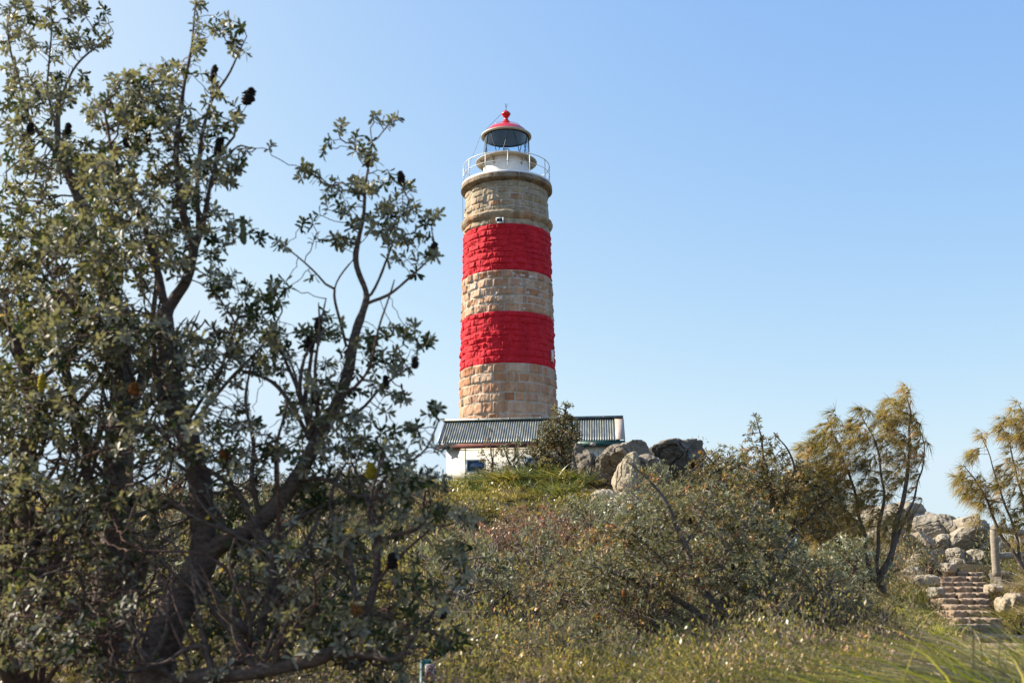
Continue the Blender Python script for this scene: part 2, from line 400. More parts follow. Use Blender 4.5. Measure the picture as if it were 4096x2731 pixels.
def masonry(z0, z1, ncourse, mt, name, rough=1.0, seed=0, edge=.05, jag0=0, jag1=0, label=None):
    rng = np.random.default_rng(seed + 11)
    hs = rng.uniform(.85, 1.15, ncourse); hs = hs / hs.sum() * (z1 - z0); zc = z0 + np.concatenate([[0], np.cumsum(hs)])
    NT = 540; th = np.arange(NT) / NT * 2 * np.pi
    vp = np.array([0, .05, .12, .3, .5, .7, .88, .95])
    rows, cid, vv = [], [], []
    for k in range(ncourse):
        for v in vp: rows.append(zc[k] + v * hs[k]); cid.append(k); vv.append(v)
    rows.append(zc[-1]); cid.append(ncourse - 1); vv.append(1.0)
    rows, cid, vv = map(np.array, (rows, cid, vv))
    disp = np.zeros((len(rows), NT)); tone = np.zeros_like(disp); mort = np.zeros_like(disp)
    for k in range(ncourse):
        wd = []
        while sum(wd) < 2 * np.pi * .97: wd.append(rng.uniform(.2, .37) if rng.random() < .8 else rng.uniform(.12, .19))
        wd = np.array(wd) / sum(wd) * 2 * np.pi; ed = np.concatenate([[0], np.cumsum(wd)]); off = rng.uniform(0, 6)
        t = (th + off) % (2 * np.pi); bi = np.clip(np.searchsorted(ed, t, 'right') - 1, 0, len(wd) - 1)
        rr = float(RR(zc[k])); du = np.minimum(t - ed[bi], ed[bi + 1] - t) * rr; u = (t - ed[bi]) / wd[bi] - .5
        tn = np.clip(.5 + rng.normal(0, .24, len(wd)), 0, 1); tl = rng.normal(0, .045, (len(wd), 2)) * rough; pr = rng.uniform(.0, .07, len(wd)) * rough
        m_ = np.where(cid == k)[0]
        for q in m_:
            dv = min(vv[q], 1 - vv[q]) * hs[k]; d = np.minimum(du, dv)
            s = sstep(.0, .055, d)
            disp[q] = s * (.028 * rough + pr[bi] + tl[bi, 0] * u * 1.6 + tl[bi, 1] * (vv[q] - .5) * 1.6); tone[q] = tn[bi]
            mort[q] = 1 - sstep(.018, .05, d)
    RRr = RR(rows)[:, None]
    p3 = np.stack([np.cos(th)[None] * RRr, np.sin(th)[None] * RRr, rows[:, None] + 0 * th[None]], -1)
    nz = fbm(p3 * 3.2 + seed, 4, seed, .7)
    disp = disp + (1 - mort) * nz * .06 * rough
    rad = RRr - .045 + disp
    zz = rows[:, None] + .02 * vn(p3 * 1.3, 5)
    zz[0] = rows[0] + jag0 * vn(p3[0] * 2.0, 8); zz[-1] = rows[-1] + jag1 * vn(p3[-1] * 2.0, 8)
    V = np.stack([TX + np.cos(th)[None] * rad, DT + np.sin(th)[None] * rad, zz], -1).reshape(-1, 3)
    n = len(rows); i = np.arange(n - 1)[:, None]; j = np.arange(NT)[None]; j2 = (j + 1) % NT
    Q = np.stack([i * NT + j, i * NT + j2, (i + 1) * NT + j2, (i + 1) * NT + j], -1).reshape(-1, 4)
    o = mesh(name, V, Q, mt, lh, {'tone': tone.ravel(), 'mort': mort.ravel()})
    if label: o['label'] = label
    return o
masonry(7.2, zb['r2b'], 14, M['stone_lo'], 'stone_band', .8, 1, label='bare orange tan sandstone courses at the foot of the tower')
masonry(zb['r2b'], zb['r2t'], 8, M['red_band'], 'painted_band', .7, 2, jag0=.0, label='lower red painted band')
masonry(zb['r2t'], zb['r1b'], 5, M['stone_mid'], 'stone_band', .8, 3, label='bare sandstone courses between the two red bands')
masonry(zb['r1b'], zb['r1t'], 8, M['red_band'], 'painted_band', .65, 4, label='upper red painted band')
z216, r216 = axis_at(215.5, 45.2)
masonry(zb['r1t'], z216 + .05, 1, M['stone_up'], 'stone_band', .6, 5, label='single plain course under the string course')
zs1, rs1 = axis_at(208.4, 45.6)
masonry(zs1 - .15, zb['top'] + .35, 6, M['stone_up'], 'stone_band', .7, 6, label='grey weathered sandstone courses below the gallery')
def ring_stone(prof, mt, name, nb=30, seed=0, jit=.02):
    prof = np.asarray(prof, float); NT = 360; th = np.arange(NT) / NT * 2 * np.pi
    bi = (th / (2 * np.pi) * nb).astype(int); u = (th / (2 * np.pi) * nb) % 1
    mort = (np.minimum(u, 1 - u) < .02).astype(float)
    tn = np.random.default_rng(seed).uniform(0, 1, nb)[bi]
    pr = np.concatenate([np.linspace(prof[k], prof[k + 1], 5)[:-1] for k in range(len(prof) - 1)] + [prof[-1:]])
    rad = pr[:, 0:1] + 0 * th; p3 = np.stack([np.cos(th) * rad, np.sin(th) * rad, pr[:, 1:2] + 0 * th], -1)
    rad = rad + jit * fbm(p3 * 2.4, 4, seed, .65) - .015 * mort
    V = np.stack([TX + np.cos(th) * rad, DT + np.sin(th) * rad, p3[..., 2] + jit * .6 * vn(p3 * 2, seed + 3)], -1).reshape(-1, 3)
    n = len(pr); i = np.arange(n - 1)[:, None]; j = np.arange(NT)[None]; j2 = (j + 1) % NT
    Q = np.stack([i * NT + j, i * NT + j2, (i + 1) * NT + j2, (i + 1) * NT + j], -1).reshape(-1, 4)
    return mesh(name, V, Q, mt, lh, {'tone': np.tile(tn, n), 'mort': np.tile(mort, n) * .6})
rw = float(RR(z216))
ring_stone([(rw - .1, z216 - .06), (rw + .02, z216 - .04), (r216 + .02, z216 + .14), (rs1 + .03, zs1 - .12), (rs1 - .06, zs1 + .0), (rw - .25, zs1 + .13)], M['stone_up'], 'string_course', 26, 3, .03)
zc0, rc0 = axis_at(176.3, 45.5); zc1, rc1 = axis_at(170.6, 45.3); zt_, rt_ = axis_at(179.7, 40.8)
print('cornice', zc0, zc1, rc0, zt_)
ring_stone([(rt_ - .15, zc0 - .14), (rt_ + .05, zc0 - .06), (rc0 - .05, zc0), (rc0 + .01, zc0 + .05), (rc1 + .01, zc1 - .04), (rc1 - .04, zc1), (.5, zc1 + .02)], M['stone_dark'], 'gallery_slab', 34, 5, .014)
# gallery railing
def ringpts(r, z, n=72): 
    t = np.arange(n) / n * 2 * np.pi; return np.stack([TX + r * np.cos(t), DT + r * np.sin(t), z + 0 * t], -1)
zr0, rr_ = axis_at(150.7, 42.9); zr1 = axis_at(159.9, 42.9)[0]
rail_top = zr0
mb = MB(); mb.tube(ringpts(rr_, zr0), .025, 8, True); gr = mb.build('gallery_railing', M['white'], lh, True)
MB().tube(ringpts(rr_, zr1), .017, 8, True).build('mid_rail', M['white'], gr, True)
mb = MB(); mb.lathe([(rr_ + .1, zc1 + .0), (rr_ + .1, zc1 + .10), (rr_ + .02, zc1 + .10), (rr_ - .02, zc1 + .02)], (TX, DT, 0)); mb.build('kerb_rail', M['white'], gr, True)
for k in range(12):
    a = R(-90 + 1.9 + 30 * k); x, y = TX + rr_ * math.cos(a), DT + rr_ * math.sin(a)
    mb = MB(); mb.tube([(x, y, zc1), (x, y, zr0 + .03)], .028, 8)
    for zz in (zr0, zr1): mb.lathe([(0, -.05), (.038, -.04), (.042, 0), (.038, .04), (0, .05)], (x, y, zz), 10)
    mb.build('baluster', M['white'], gr, True)
mb = MB()
for dx, dz in ((0, 0), ):
    a0 = R(-90 - 84); x, y = TX + rr_ * math.cos(a0), DT + rr_ * math.sin(a0)
    mb.tube([(x + .1, y + .2, zc1 + .02), (x + .45, y + .9, zc1 + .5)], .03, 8)
mb.build('rail_brace', M['white'], gr, True)
# drum, catwalk, glazing, roof
zd1, rd = axis_at(150.5, 22.9); zcat, rcat = axis_at(151.0, 30.5)
MB().lathe([(rd, zc1), (rd, zcat - .08), (rd - .03, zcat)], (TX, DT, 0), 96).build('lantern_drum', M['white'], lh, True)
MB().lathe([(rd - .05, zcat - .05), (rcat - .03, zcat - .05), (rcat, zcat - .03), (rcat, zcat), (rd - .05, zcat + .01)], (TX, DT, 0), 96).build('catwalk', M['cream'], lh)
for k in range(10):
    a = R(-90 - 32 + 36 * k); c_, s_ = math.cos(a), math.sin(a); o = np.array([TX, DT, 0]); e = np.array([c_, s_, 0]); t = np.array([-s_, c_, 0]) * .03
    z_ = zcat - .05; pr = [e * (rd - .01) + [0, 0, z_], e * (rcat - .12) + [0, 0, z_], e * (rd + .2) + [0, 0, z_ - .16], e * (rd + .1) + [0, 0, z_ - .34], e * (rd - .01) + [0, 0, z_ - .5]]
    V = [o + q + t for q in pr] + [o + q - t for q in pr]
    MB().add(V, [[q, (q + 1) % 5, (q + 1) % 5 + 5, q + 5] for q in range(5)], [[0, 1, 2], [0, 2, 3], [0, 3, 4], [5, 7, 6], [5, 8, 7], [5, 9, 8]]).build('bracket', M['cream'], lh)
zg1, rg = axis_at(127.7, 22.2)
MB().lathe([(rg, zcat), (rg, zg1)], (TX, DT, 0), 96).build('lantern_glazing', M['glass'], lh, True)
gb_hi, gb_lo = -90 + 12.5, -90 - 17
for k in range(6):
    for s_ in (-1, 1):
        ah = R(gb_hi + 60 * k + s_ * 4.2); al = R((gb_lo + 60 * k) + (0 if s_ < 0 else 60) - s_ * 5.2)
        n = 10; tt = np.linspace(0, 1, n); aa = ah + (al - ah) * tt; rb = rg + .025
        pts = np.stack([TX + rb * np.cos(aa), DT + rb * np.sin(aa), zg1 + (zcat - zg1) * tt], -1)
        mb = MB(); mb.tube(pts, .026, 6)
        MB_ = mb.build('glazing_bar', M['black'], lh, True)
MB().lathe([(rg + .03, zg1 - .1), (rg + .03, zg1), (rg - .03, zg1), (rg - .03, zg1 - .1)], (TX, DT, 0), 96).build('glazing_ring', M['black'], lh, True)
zrim, rrim = axis_at(127.3, 25.2); zapex = axis_at(121.6, 0)[0]
print('lantern', zcat, zg1, zrim, zapex, rrim, rg)
def zof(row): return axis_at(row, 0)[0]
print('dome', zrim, [round(float(zof(r_)) - float(zrim), 2) for r_ in (136, 129.3, 127.3, 125.6, 123.3)])
za = zrim + .82
MB().lathe([(.01, za - .30), (.5, za - .36), (1.0, zrim + .18), (rg - .02, zrim - .0)], (TX, DT, 0), 96).build('dome_lining', M['lining'], lh, True)
MB().lathe([(rg - .02, zrim), (rrim - .02, zrim), (rrim, zrim + .03), (rrim, zrim + .09), (rrim - .05, zrim + .11)], (TX, DT, 0), 96).build('roof_eave', M['cream'], lh, True)
rf = MB().lathe([(rrim - .05, zrim + .10), (rrim - .2, zrim + .26), (1.15, zof(130.6)), (.98, zof(129.0)), (.8, zof(127.7)), (.55, zof(126.2)), (.34, zof(125.0)), (.2, zof(123.8))], (TX, DT, 0), 96).build('lantern_roof', M['red_gloss'], lh, True)
pts = ringpts(.9, zof(127.4), 48); MB().tube(pts, .014, 6, True).build('roof_rail', M['red_gloss'], rf, True)
zb0 = zof(122.6); k_ = (zof(113) - zof(123)) / 10
px_ = .0608
fin = [(.34, zof(124.6)), (.27, zof(123.2)), (.2, zof(121)), (.115, zof(119)), (.115, zof(118)), (.16, zof(117)), (.23, zof(115.5)), (.27, zof(114.6)), (.29, zof(113.6)), (.235, zof(113.0)), (.2, zof(112)), (.15, zof(111.3)), (.05, zof(110.8)), (0.01, zof(110.7))]
MB().lathe(fin, (TX, DT, 0), 32).build('ball_ventilator', M['red_gloss'], lh, True)
mb = MB(); mb.lathe([(0, zof(111.6)), (.07, zof(111.2)), (.075, zof(110.5)), (.06, zof(110)), (0, zof(109.8))], (TX - .03, DT, 0), 12)
zt2 = zof(103.5); zt1 = zof(110); mb.tube([(TX, DT, zt1), (TX, DT, zt2)], .014, 6); zmid = zof(107.2)
mb.lathe([(0, zmid - .04), (.04, zmid), (0, zmid + .04)], (TX, DT, 0), 8)
for a in (0, 120, 240): mb.tube([(TX, DT, zmid), (TX + .12 * math.cos(R(a)), DT + .12 * math.sin(R(a)), zmid + .24)], .009, 5)
mb.build('lightning_rod', M['black'], lh)
# wires
xs = TX - .28
MB().tube([(xs, DT, zof(113.6)), (TX - 1.0, DT - .2, zof(126.5)), (TX - rrim - .02, DT - .1, zrim + .12), (TX - rr_ + .1, DT - .5, zc1 + .6), (TX - rr_, DT - .6, zc1 + .1), (TX - rc1 + .1, DT - .3, zc0), (TX - rc1 + .12, DT - .2, zs1)], .012, 5).build('earth_wire', M['black'], lh)
# lamp
MB().lathe([(.45, zcat + .02), (.4, zcat + .15), (.28, zcat + .3), (.2, zcat + .45)], (TX, DT, 0), 24).build('lamp_base', M['black'], lh, True)
zl = zcat + .45
lp = MB().lathe([(.2, zl), (.27, zl + .2), (.26, zl + .36), (.14, zl + .46), (0.01, zl + .5)], (TX, DT, 0), 24).build('lamp', M['lamp'], lh, True)
# small windows
def tower_window(row0, row1, col, wpx, name):
    za_, zb_ = axis_at(row1)[0], axis_at(row0)[0]
    z1_ = P(505, row1, DT - float(RR(za_)))[2]; z0_ = P(505, row0, DT - float(RR(za_)))[2]
    zc = (z1_ + z0_) / 2; h = z0_ - z1_; r = float(RR(zc)); xx = P(col, (row0 + row1) / 2, DT - r)[0] - TX
    a = math.asin(max(-1, min(1, xx / r))); Mx = np.array([[math.cos(a), -math.sin(a), 0], [math.sin(a), math.cos(a), 0], [0, 0, 1]])
    c = np.array([TX, DT, zc]) + Mx @ np.array([0, -(r + .11), 0]); wd = wpx
    mb = MB(); t = .05
    for sx in (-1, 1): mb.box(c + Mx @ np.array([sx * (wd / 2 - t / 2), 0, 0]), (t, .16, h), Mx)
    for sz in (-1, 1): mb.box(c + Mx @ np.array([0, .003, sz * (h / 2 - t / 2)]), (wd - 2 * t, .15, t), Mx)
    f = mb.build(name, M['white'], lh); MB().box(c + Mx @ np.array([0, .05, 0]), (wd - .1, .02, h - .1), Mx).build('pane', M['pane'], f)
tower_window(218.2, 223.6, 500.2, .44, 'window')
# narrow slit window low on the right
zlo = P(549, 361, DT - 1.2)[2]; zhi = P(549, 349.5, DT - 1.2)[2]
rs = float(RR(zlo)); a = math.asin(.935); Mx = np.array([[math.cos(a), -math.sin(a), 0], [math.sin(a), math.cos(a), 0], [0, 0, 1]])
c = np.array([TX, DT, (zlo + zhi) / 2]) + Mx @ np.array([0, -(rs + .03), 0]); h = zhi - zlo
mb = MB(); mb.box(c + Mx @ np.array([-.17, 0, 0]), (.05, .16, h), Mx)
f = mb.build('slit_window', M['white'], lh); MB().box(c + Mx @ np.array([0, .04, 0]), (.26, .06, h), Mx).build('pane', M['pane'], f)

# ------------------------------------------------------------------ hut
EL = P(435.5, 443, 55.8); ERr = P(624.5, 440, 55.1)
u = ERr - EL; u[2] = 0; WL = float(np.linalg.norm(u)); u /= WL; v = np.array([-u[1], u[0], 0])
ze = (EL[2] + ERr[2]) / 2; RL = P(447, 420.5, 58.2); RRt = P(624, 417.5, 57.2); zr = (RL[2] + RRt[2]) / 2
print('hut', EL, ERr, WL, 'ze', ze, 'zr', zr)
O = EL.copy(); O[2] = ze; hd = 2.4
Mh = np.stack([u, v, [0, 0, 1]], 1)
def L(x, y, z): return O + u * x + v * y + np.array([0, 0, z])
hut = thing('hut', L(WL / 2, hd, -3.2), 'low white hut with green corrugated iron roof at the foot of the tower', 'hut')
hr = zr - ze
nxr = 71 * 8 + 1; xx = np.linspace(.18, WL - .42, nxr); wv = .028 * np.sin(np.arange(nxr) / 8 * 2 * np.pi)
m, nt, b = mat('corrugated_iron', (.07, .085, .08), .42, .15)
c = ramp(nt, [(.3, (.07, .085, .075)), (.55, (.18, .19, .165)), (.75, (.34, .32, .27))], noise(nt, 2.2, 7, .7, stretch=(2.2, .5, .5)))
nt.links.new(c, b.inputs['Base Color']); M['iron'] = m
for side, nm in ((0, 'roof'), (1, 'roof')):
    rowsV = []
    for off in (0, -.012):
        for t in np.linspace(0, 1, 6):
            yy = hd * t; zz = hr * t
            if side: t = .5 + t * .5; yy = hd + hd * (1 - t); zz = hr * t
            rowsV.append(np.stack([O + u * x_ + v * (yy - (0 if not side else 0)) + np.array([0, 0, zz + w_ + off + .03]) for x_, w_ in zip(xx, wv)]))
    V = np.concatenate(rowsV); Q = []
    i = np.arange(5)[:, None]; j = np.arange(nxr - 1)[None]
    a = np.stack([i * nxr + j, i * nxr + j + 1, (i + 1) * nxr + j + 1, (i + 1) * nxr + j], -1).reshape(-1, 4)
    e = np.arange(nxr - 1); k6 = 6 * nxr
    edge = np.stack([e, e + k6, e + 1 + k6, e + 1], -1)
    rfo = mesh('roof', V, np.concatenate([a, (a + k6)[:, ::-1], edge]), M['iron'], hut)
    if not side:
        sl_ = math.atan2(hr, hd)
        Msl = Mh @ np.array([[1, 0, 0], [0, math.cos(sl_), -math.sin(sl_)], [0, math.sin(sl_), math.cos(sl_)]])
        ll = math.hypot(hr, hd)
        MB().box(L(WL - .2, hd * .5, hr * .5 + .06), (.42, ll + .02, .03), Msl).build('barge_flashing', M['flash'], hut)
        MB().box(L(.13, hd * .5, hr * .5 + .05), (.10, ll, .04), Msl).build('barge_flashing', M['steel'], hut)
mb = MB(); mb.tube([L(.1, hd, hr + .07), L(WL + .02, hd, hr + .07)], .075, 10); mb.box(L(WL / 2, hd - .12, hr + .02), (WL, .2, .025), Mh)
for xq in np.linspace(1.8, WL - 1.0, 5): mb.tube([L(xq, hd, hr + .07), L(xq + .06, hd, hr + .07)], .09, 10)
mb.build('ridge_cap', M['iron'], hut)
# fascia: weathered red timber on the left, green paint on the right
m, nt, b = mat('peeling_fascia', rough=.8)
c = ramp(nt, [(.42, (.17, .035, .022)), (.55, (.10, .028, .02)), (.66, (.05, .03, .025)), (.75, (.35, .3, .25))], noise(nt, 3.5, 7, .7, stretch=(1, 1, 2)))
nt.links.new(c, b.inputs['Base Color']); M['fascia_red'] = m
xg = WL * .735
o_ = MB().box(L(xg / 2 + .05, .04, -.14), (xg - .1, .035, .22), Mh).build('fascia', M['fascia_red'], hut); o_['label'] = 'peeling dark red fascia board'
o_ = MB().box(L((xg + WL) / 2, .04, -.13), (WL - xg, .035, .26), Mh).build('fascia', M['green_trim'], hut); o_['label'] = 'dark green fascia board with bare patches'
MB().box(L(xg + .9, .015, -.16), (.32, .02, .16), Mh).build('bare_patch', M['flash'], o_)
MB().box(L(WL / 2, 1.5 * hd - .04, hr * .5 - .13), (WL - .3, .035, .22), Mh).build('fascia', M['green_trim'], hut)
for xe in (.2, WL - .14):
    mb = MB()
    for sgn in (1,):
        Mg = Mh @ np.array([[1, 0, 0], [0, math.cos(sl_), -sgn * math.sin(sl_)], [0, sgn * math.sin(sl_), math.cos(sl_)]])
        mb.box(L(xe - .02 * (xe < 1) + .16 * (xe > 1), hd * (.5 if sgn > 0 else 1.5), hr * .5 - .1), (.035, ll - .04, .2), Mg)
    mb.build('barge_board', M['green_trim'], hut)
wx0, wx1, wy0, wy1 = .5, WL - .38, .3, 1.5 * hd - .2; wz = -3.4
mb = MB(); th_ = .12
mb.box(L((wx0 + wx1) / 2, wy0 + th_ / 2, (wz - .03) / 2), (wx1 - wx0, th_, -wz - .03), Mh)
mb.box(L((wx0 + wx1) / 2, wy1 - th_ / 2, (wz - .03) / 2), (wx1 - wx0, th_, -wz - .03), Mh)
for xw in (wx0 + th_ / 2, wx1 - th_ / 2):
    mb.box(L(xw, (wy0 + wy1) / 2, (wz - .03) / 2), (th_, wy1 - wy0 - 2 * th_, -wz - .03), Mh)
    t = th_ / 2; V = [L(xw + s * t, y_, z_) for s in (-1, 1) for y_, z_ in ((wy0, -.03), (wy1, hr * .5), (hd, hr - .1 * 1.0))]
    mb.add(V, [[0, 1, 4, 3], [1, 2, 5, 4], [2, 0, 3, 5]], [[0, 2, 1], [3, 4, 5]])
mb.build('wall', M['wall'], hut)
mb = MB()
for xq in (wx0 + .93, wx0 + 2.3, wx0 + 3.5, wx0 + 5.6, wx0 + 6.8): mb.box(L(xq, wy0 - .012, wz / 2 - .1), (.05, .024, -wz - .25), Mh)
mb.box(L(wx1 - .07, wy0 - .012, wz / 2 - .1), (.14, .024, -wz - .25), Mh)
mb.box(L((wx0 + wx1) / 2, wy0 + .02, -.28), (wx1 - wx0 - .2, .07, .05), Mh)
mb.build('cover_strip', M['cream'], hut)
MB().box(L((wx0 + wx1) / 2, .19, -.05), (WL - .9, .26, .02), Mh).build('soffit', M['cream'], hut)
def hut_window(px0, px1, py0, py1):
    A = P(px0, py0, 56.2); B = P(px1, py1, 56.2); x0 = (A - O) @ u; x1 = (B - O) @ u; z1 = A[2] - ze; z0 = B[2] - ze
    mb = MB(); t = .07; yy = wy0 - .03; xc = (x0 + x1) / 2; zc_ = (z0 + z1) / 2
    for xq in (x0 - t / 2, x1 + t / 2): mb.box(L(xq, yy, zc_), (t, .06, z1 - z0 + 2 * t), Mh)
    for zq in (z0 - t / 2, z1 + t / 2): mb.box(L(xc, yy, zq), (x1 - x0, .055, t), Mh)
    f = mb.build('window', M['white'], hut)
    MB().box(L(xc, wy0 - .012, zc_), (x1 - x0, .012, z1 - z0), Mh).build('pane', M['pane'], f)
    MB().box(L(xc, wy0 - .06, z0 - t - .02), (x1 - x0 + .25, .1, .05), Mh).build('sill', M['cream'], f)
hut_window(468, 485, 461, 471.5); hut_window(528, 543, 459, 470)
# ------------------------------------------------------------------ rocks
def cubesphere(n):
    g = np.tan(np.linspace(-1, 1, n) * np.pi / 4); A, B = np.meshgrid(g, g, indexing='ij'); o = np.ones_like(A)
    fs = [(o, A, B), (-o, B, A), (B, o, A), (A, -o, B), (A, B, o), (B, A, -o)]
    V = np.concatenate([np.stack(f, -1).reshape(-1, 3) for f in fs]); V = nrm(V)
    i = np.arange(n - 1)[:, None]; j = np.arange(n - 1)[None]
    q = np.stack([i * n + j, (i + 1) * n + j, (i + 1) * n + j + 1, i * n + j + 1], -1).reshape(-1, 4)
    Q = np.concatenate([q + k * n * n for k in range(6)])
    key = np.round(V * 1e5).astype(np.int64); _, first, inv = np.unique(key, axis=0, return_index=True, return_inverse=True)
    return V[first], inv.ravel()[Q]
_CS = {}
def rockshape(size, seed, n=40, block=.5, planes=7, cut=.75, amp=.10, freq=1.0, strata=None, rot=0.0, micro=.03):
    if n not in _CS: _CS[n] = cubesphere(n)
    D, Q = _CS[n]; rng = np.random.default_rng(seed)
    e = 2 / (1 - block * .8); r = (np.abs(D) ** e).sum(-1) ** (-1 / e); V = D * r[:, None]
    for _ in range(planes):
        nn = nrm(rng.normal(size=3) * [1, 1, .8]); d = rng.uniform(cut, cut + .3)
        k = np.maximum(0, V @ nn - d); V = V - (k * .93)[:, None] * nn
    V = V * np.array(size) / 2; sm = min(size)
    q = V / max(sm, .1) * 1.6 * freq + seed * 3.1
    V = V + D * (amp * sm * fbm(q, 3, seed))[:, None]
    if strata:
        dirn, fr, am = strata; dirn = nrm(np.array(dirn, float))
        ph = (V @ dirn) * fr + 1.6 * fbm(V * 1.1 + seed, 2, seed + 5)
        ri = 1 - np.abs(np.sin(ph)) ** .7
        V = V - D * (ri * am * (1 + .5 * vn(V * 1.5, seed + 9)))[:, None]
    q2 = V * 3.2 + seed; V = V - D * (np.abs(fbm(q2, 4, seed + 2, .6)) * micro * 1.6)[:, None]
    c, s = math.cos(rot), math.sin(rot); V = V @ np.array([[c, s, 0], [-s, c, 0], [0, 0, 1]])
    return V, Q
def rock_px(x0, x1, y0, y1, dist, depth, mt, label=None, parent=None, sink=.25, name='boulder', **k):
    """rock whose silhouette spans these pixels at ground distance dist"""
    A = P(x0, (y0 + y1) / 2, dist); B = P(x1, (y0 + y1) / 2, dist); T_ = P((x0 + x1) / 2, y0, dist); Bo = P((x0 + x1) / 2, y1, dist)
    c = (T_ + Bo) / 2; c[2] -= sink * (T_[2] - Bo[2]) / 2
    V, Q = rockshape(((B - A)[0], depth, (T_[2] - Bo[2]) * (1 + sink)), **k)
    o = mesh(name, V + c, Q, mt, parent, smooth=True, loc=None if parent else c)
    if parent is None: tag(o, label, 'rock')
    elif label: o['label'] = label
    return o
def rock_outline(pts, dist, depth, mt, label=None, parent=None, name='boulder', seed=1, strata=None, amp=.12, micro=.04, pw=2.6, cen=None, flat=.5, facets=8, NR=60, NA=200, cracks=4):
    """closed rock: traced outline at its own distance, bulging to the given depth at front and back"""
    pts = np.array(pts, float); W3 = P(pts[:, 0], pts[:, 1], dist); c = W3.mean(0) if cen is None else P(cen[0], cen[1], dist)
    o2 = (W3 - c)[:, [0, 2]]; an = np.arctan2(o2[:, 1], o2[:, 0]); od = np.argsort(an); an = an[od]; rd_ = np.hypot(*o2[od].T)
    th = np.linspace(-np.pi, np.pi, NA + 1)[:-1]
    x_ = np.interp(th, an, o2[od][:, 0] * 0 + rd_, period=2 * np.pi)
    rr = x_; r01 = np.sin(np.linspace(0, np.pi / 2, NR)) ; size = rr.mean() * 2
    rng = np.random.default_rng(seed)
    def side(sg):
        X_ = r01[:, None] * (rr * np.cos(th))[None]; Z_ = r01[:, None] * (rr * np.sin(th))[None]
        h = (1 - r01 ** pw) ** (1 / 2.0); D_ = depth / 2 * h[:, None] + 0 * X_
        for _ in range(facets):      # sloping fracture planes cut across the face
            g = rng.normal(0, .75, 2); d0 = rng.uniform(.28, .55) * depth
            D_ = np.minimum(D_, np.maximum(0, d0 + g[0] * X_ + g[1] * Z_) * .92 + D_ * .08)
        return np.stack([X_, sg * D_, Z_], -1)
    A = side(-1); B_ = side(1); n = NR
    V = np.concatenate([A.reshape(-1, 3), B_[:-1].reshape(-1, 3)])
    i = np.arange(n - 1)[:, None]; j = np.arange(NA)[None]; j2 = (j + 1) % NA
    Qa = np.stack([i * NA + j, (i + 1) * NA + j, (i + 1) * NA + j2, i * NA + j2], -1).reshape(-1, 4)
    o = n * NA; i = np.arange(n - 2)[:, None]
    Qb = np.stack([o + i * NA + j, o + i * NA + j2, o + (i + 1) * NA + j2, o + (i + 1) * NA + j], -1).reshape(-1, 4)
    jj = np.arange(NA); e = o + (n - 2) * NA
    Qc = np.stack([e + jj, e + (jj + 1) % NA, (n - 1) * NA + (jj + 1) % NA, (n - 1) * NA + jj], -1)
    Nn = nrm(V * np.array([.55, 1.6, .55]) / np.array([size, depth, size]))
    q = V / size * 2.4 + seed * 3.1
    V = V + Nn * (amp * size * .5 * fbm(q, 3, seed))[:, None]
    if strata:
        dirn, fr, am = strata; dirn = nrm(np.array(dirn, float))
        ph = (V @ dirn) * fr * .55 + 3.4 * fbm(V * 1.0 + seed, 3, seed + 5); ri = (1 - np.abs(np.sin(ph))) ** 1.5
        V = V - Nn * (ri * am * np.clip(.5 + 1.0 * vn(V * 1.3, seed + 9), 0, 1.3))[:, None]
    for k in range(cracks):
        cn = nrm(rng.normal(size=3) * [1, .25, 1]); d_ = np.abs(V @ cn - rng.uniform(-.3, .3) * size + .12 * size * fbm(V / size * 2.2 + k * 7, 3, seed + k)) / size
        V = V - Nn * (.055 * size * np.exp(-(d_ / .011) ** 2))[:, None]
    V = V - Nn * (np.abs(fbm(V * 3.0 + seed, 4, seed + 2, .6)) * micro * 1.6)[:, None]
    o_ = mesh(name, V + c, np.concatenate([Qa, Qb, Qc]), mt, parent, smooth=True, loc=None if parent else c)
    if parent is None: tag(o_, label, 'rock')
    elif label: o_['label'] = label
    return o_
def zz(pts, ox, oy, s): return [(ox + x / s, oy + y / s) for x, y in pts]
A_ = (537.5, 412.5, 13.44)
rock_outline(zz([(510,400),(590,425),(650,480),(700,540),(770,560),(800,600),(760,760),(720,990),(630,1100),(520,1000),(470,700),(480,560)], *A_), 50.2, 2.4, M['rock_dark'], 'dark weathered boulder beside the tree in front of the hut, leftmost of the summit rocks', seed=3, strata=((.8, .2, .6), 13, .09), micro=.04, amp=.08)
rock_outline(zz([(870,560),(900,510),(960,460),(1080,430),(1200,400),(1330,355),(1450,385),(1475,430),(1500,480),(1560,600),(1500,760),(1300,1050),(1000,1090),(760,1080),(690,960),(710,720),(780,610)], *A_), 49.4, 3.4, M['rock_grey'], 'large humped grey boulder with wavy ridged top beside the right end of the hut', seed=12, strata=((.15, .3, 1), 15, .12), micro=.05, amp=.08)
rock_outline(zz([(1230,540),(1290,515),(1345,540),(1380,640),(1400,800),(1370,1100),(1250,1140),(1080,1120),(1010,980),(1060,780),(1130,650)], *A_), 46.8, 2.6, M['rock_pale'], 'tall pale wedge shaped boulder with vertical grooves, brightest of the summit rocks', seed=25, strata=((1, .2, .1), 24, .05), micro=.03, amp=.05, facets=3)
rock_outline(zz([(1330,600),(1440,560),(1560,600),(1680,700),(1790,850),(1780,1020),(1600,1160),(1300,1120),(1320,800)], *A_), 47.6, 2.6, M['rock_grey'], 'smooth right side of the pale wedge shaped boulder, its shade put into grey rock', seed=31, micro=.04, amp=.08)  # shaded side of the pale boulder, shade put into the grey colour
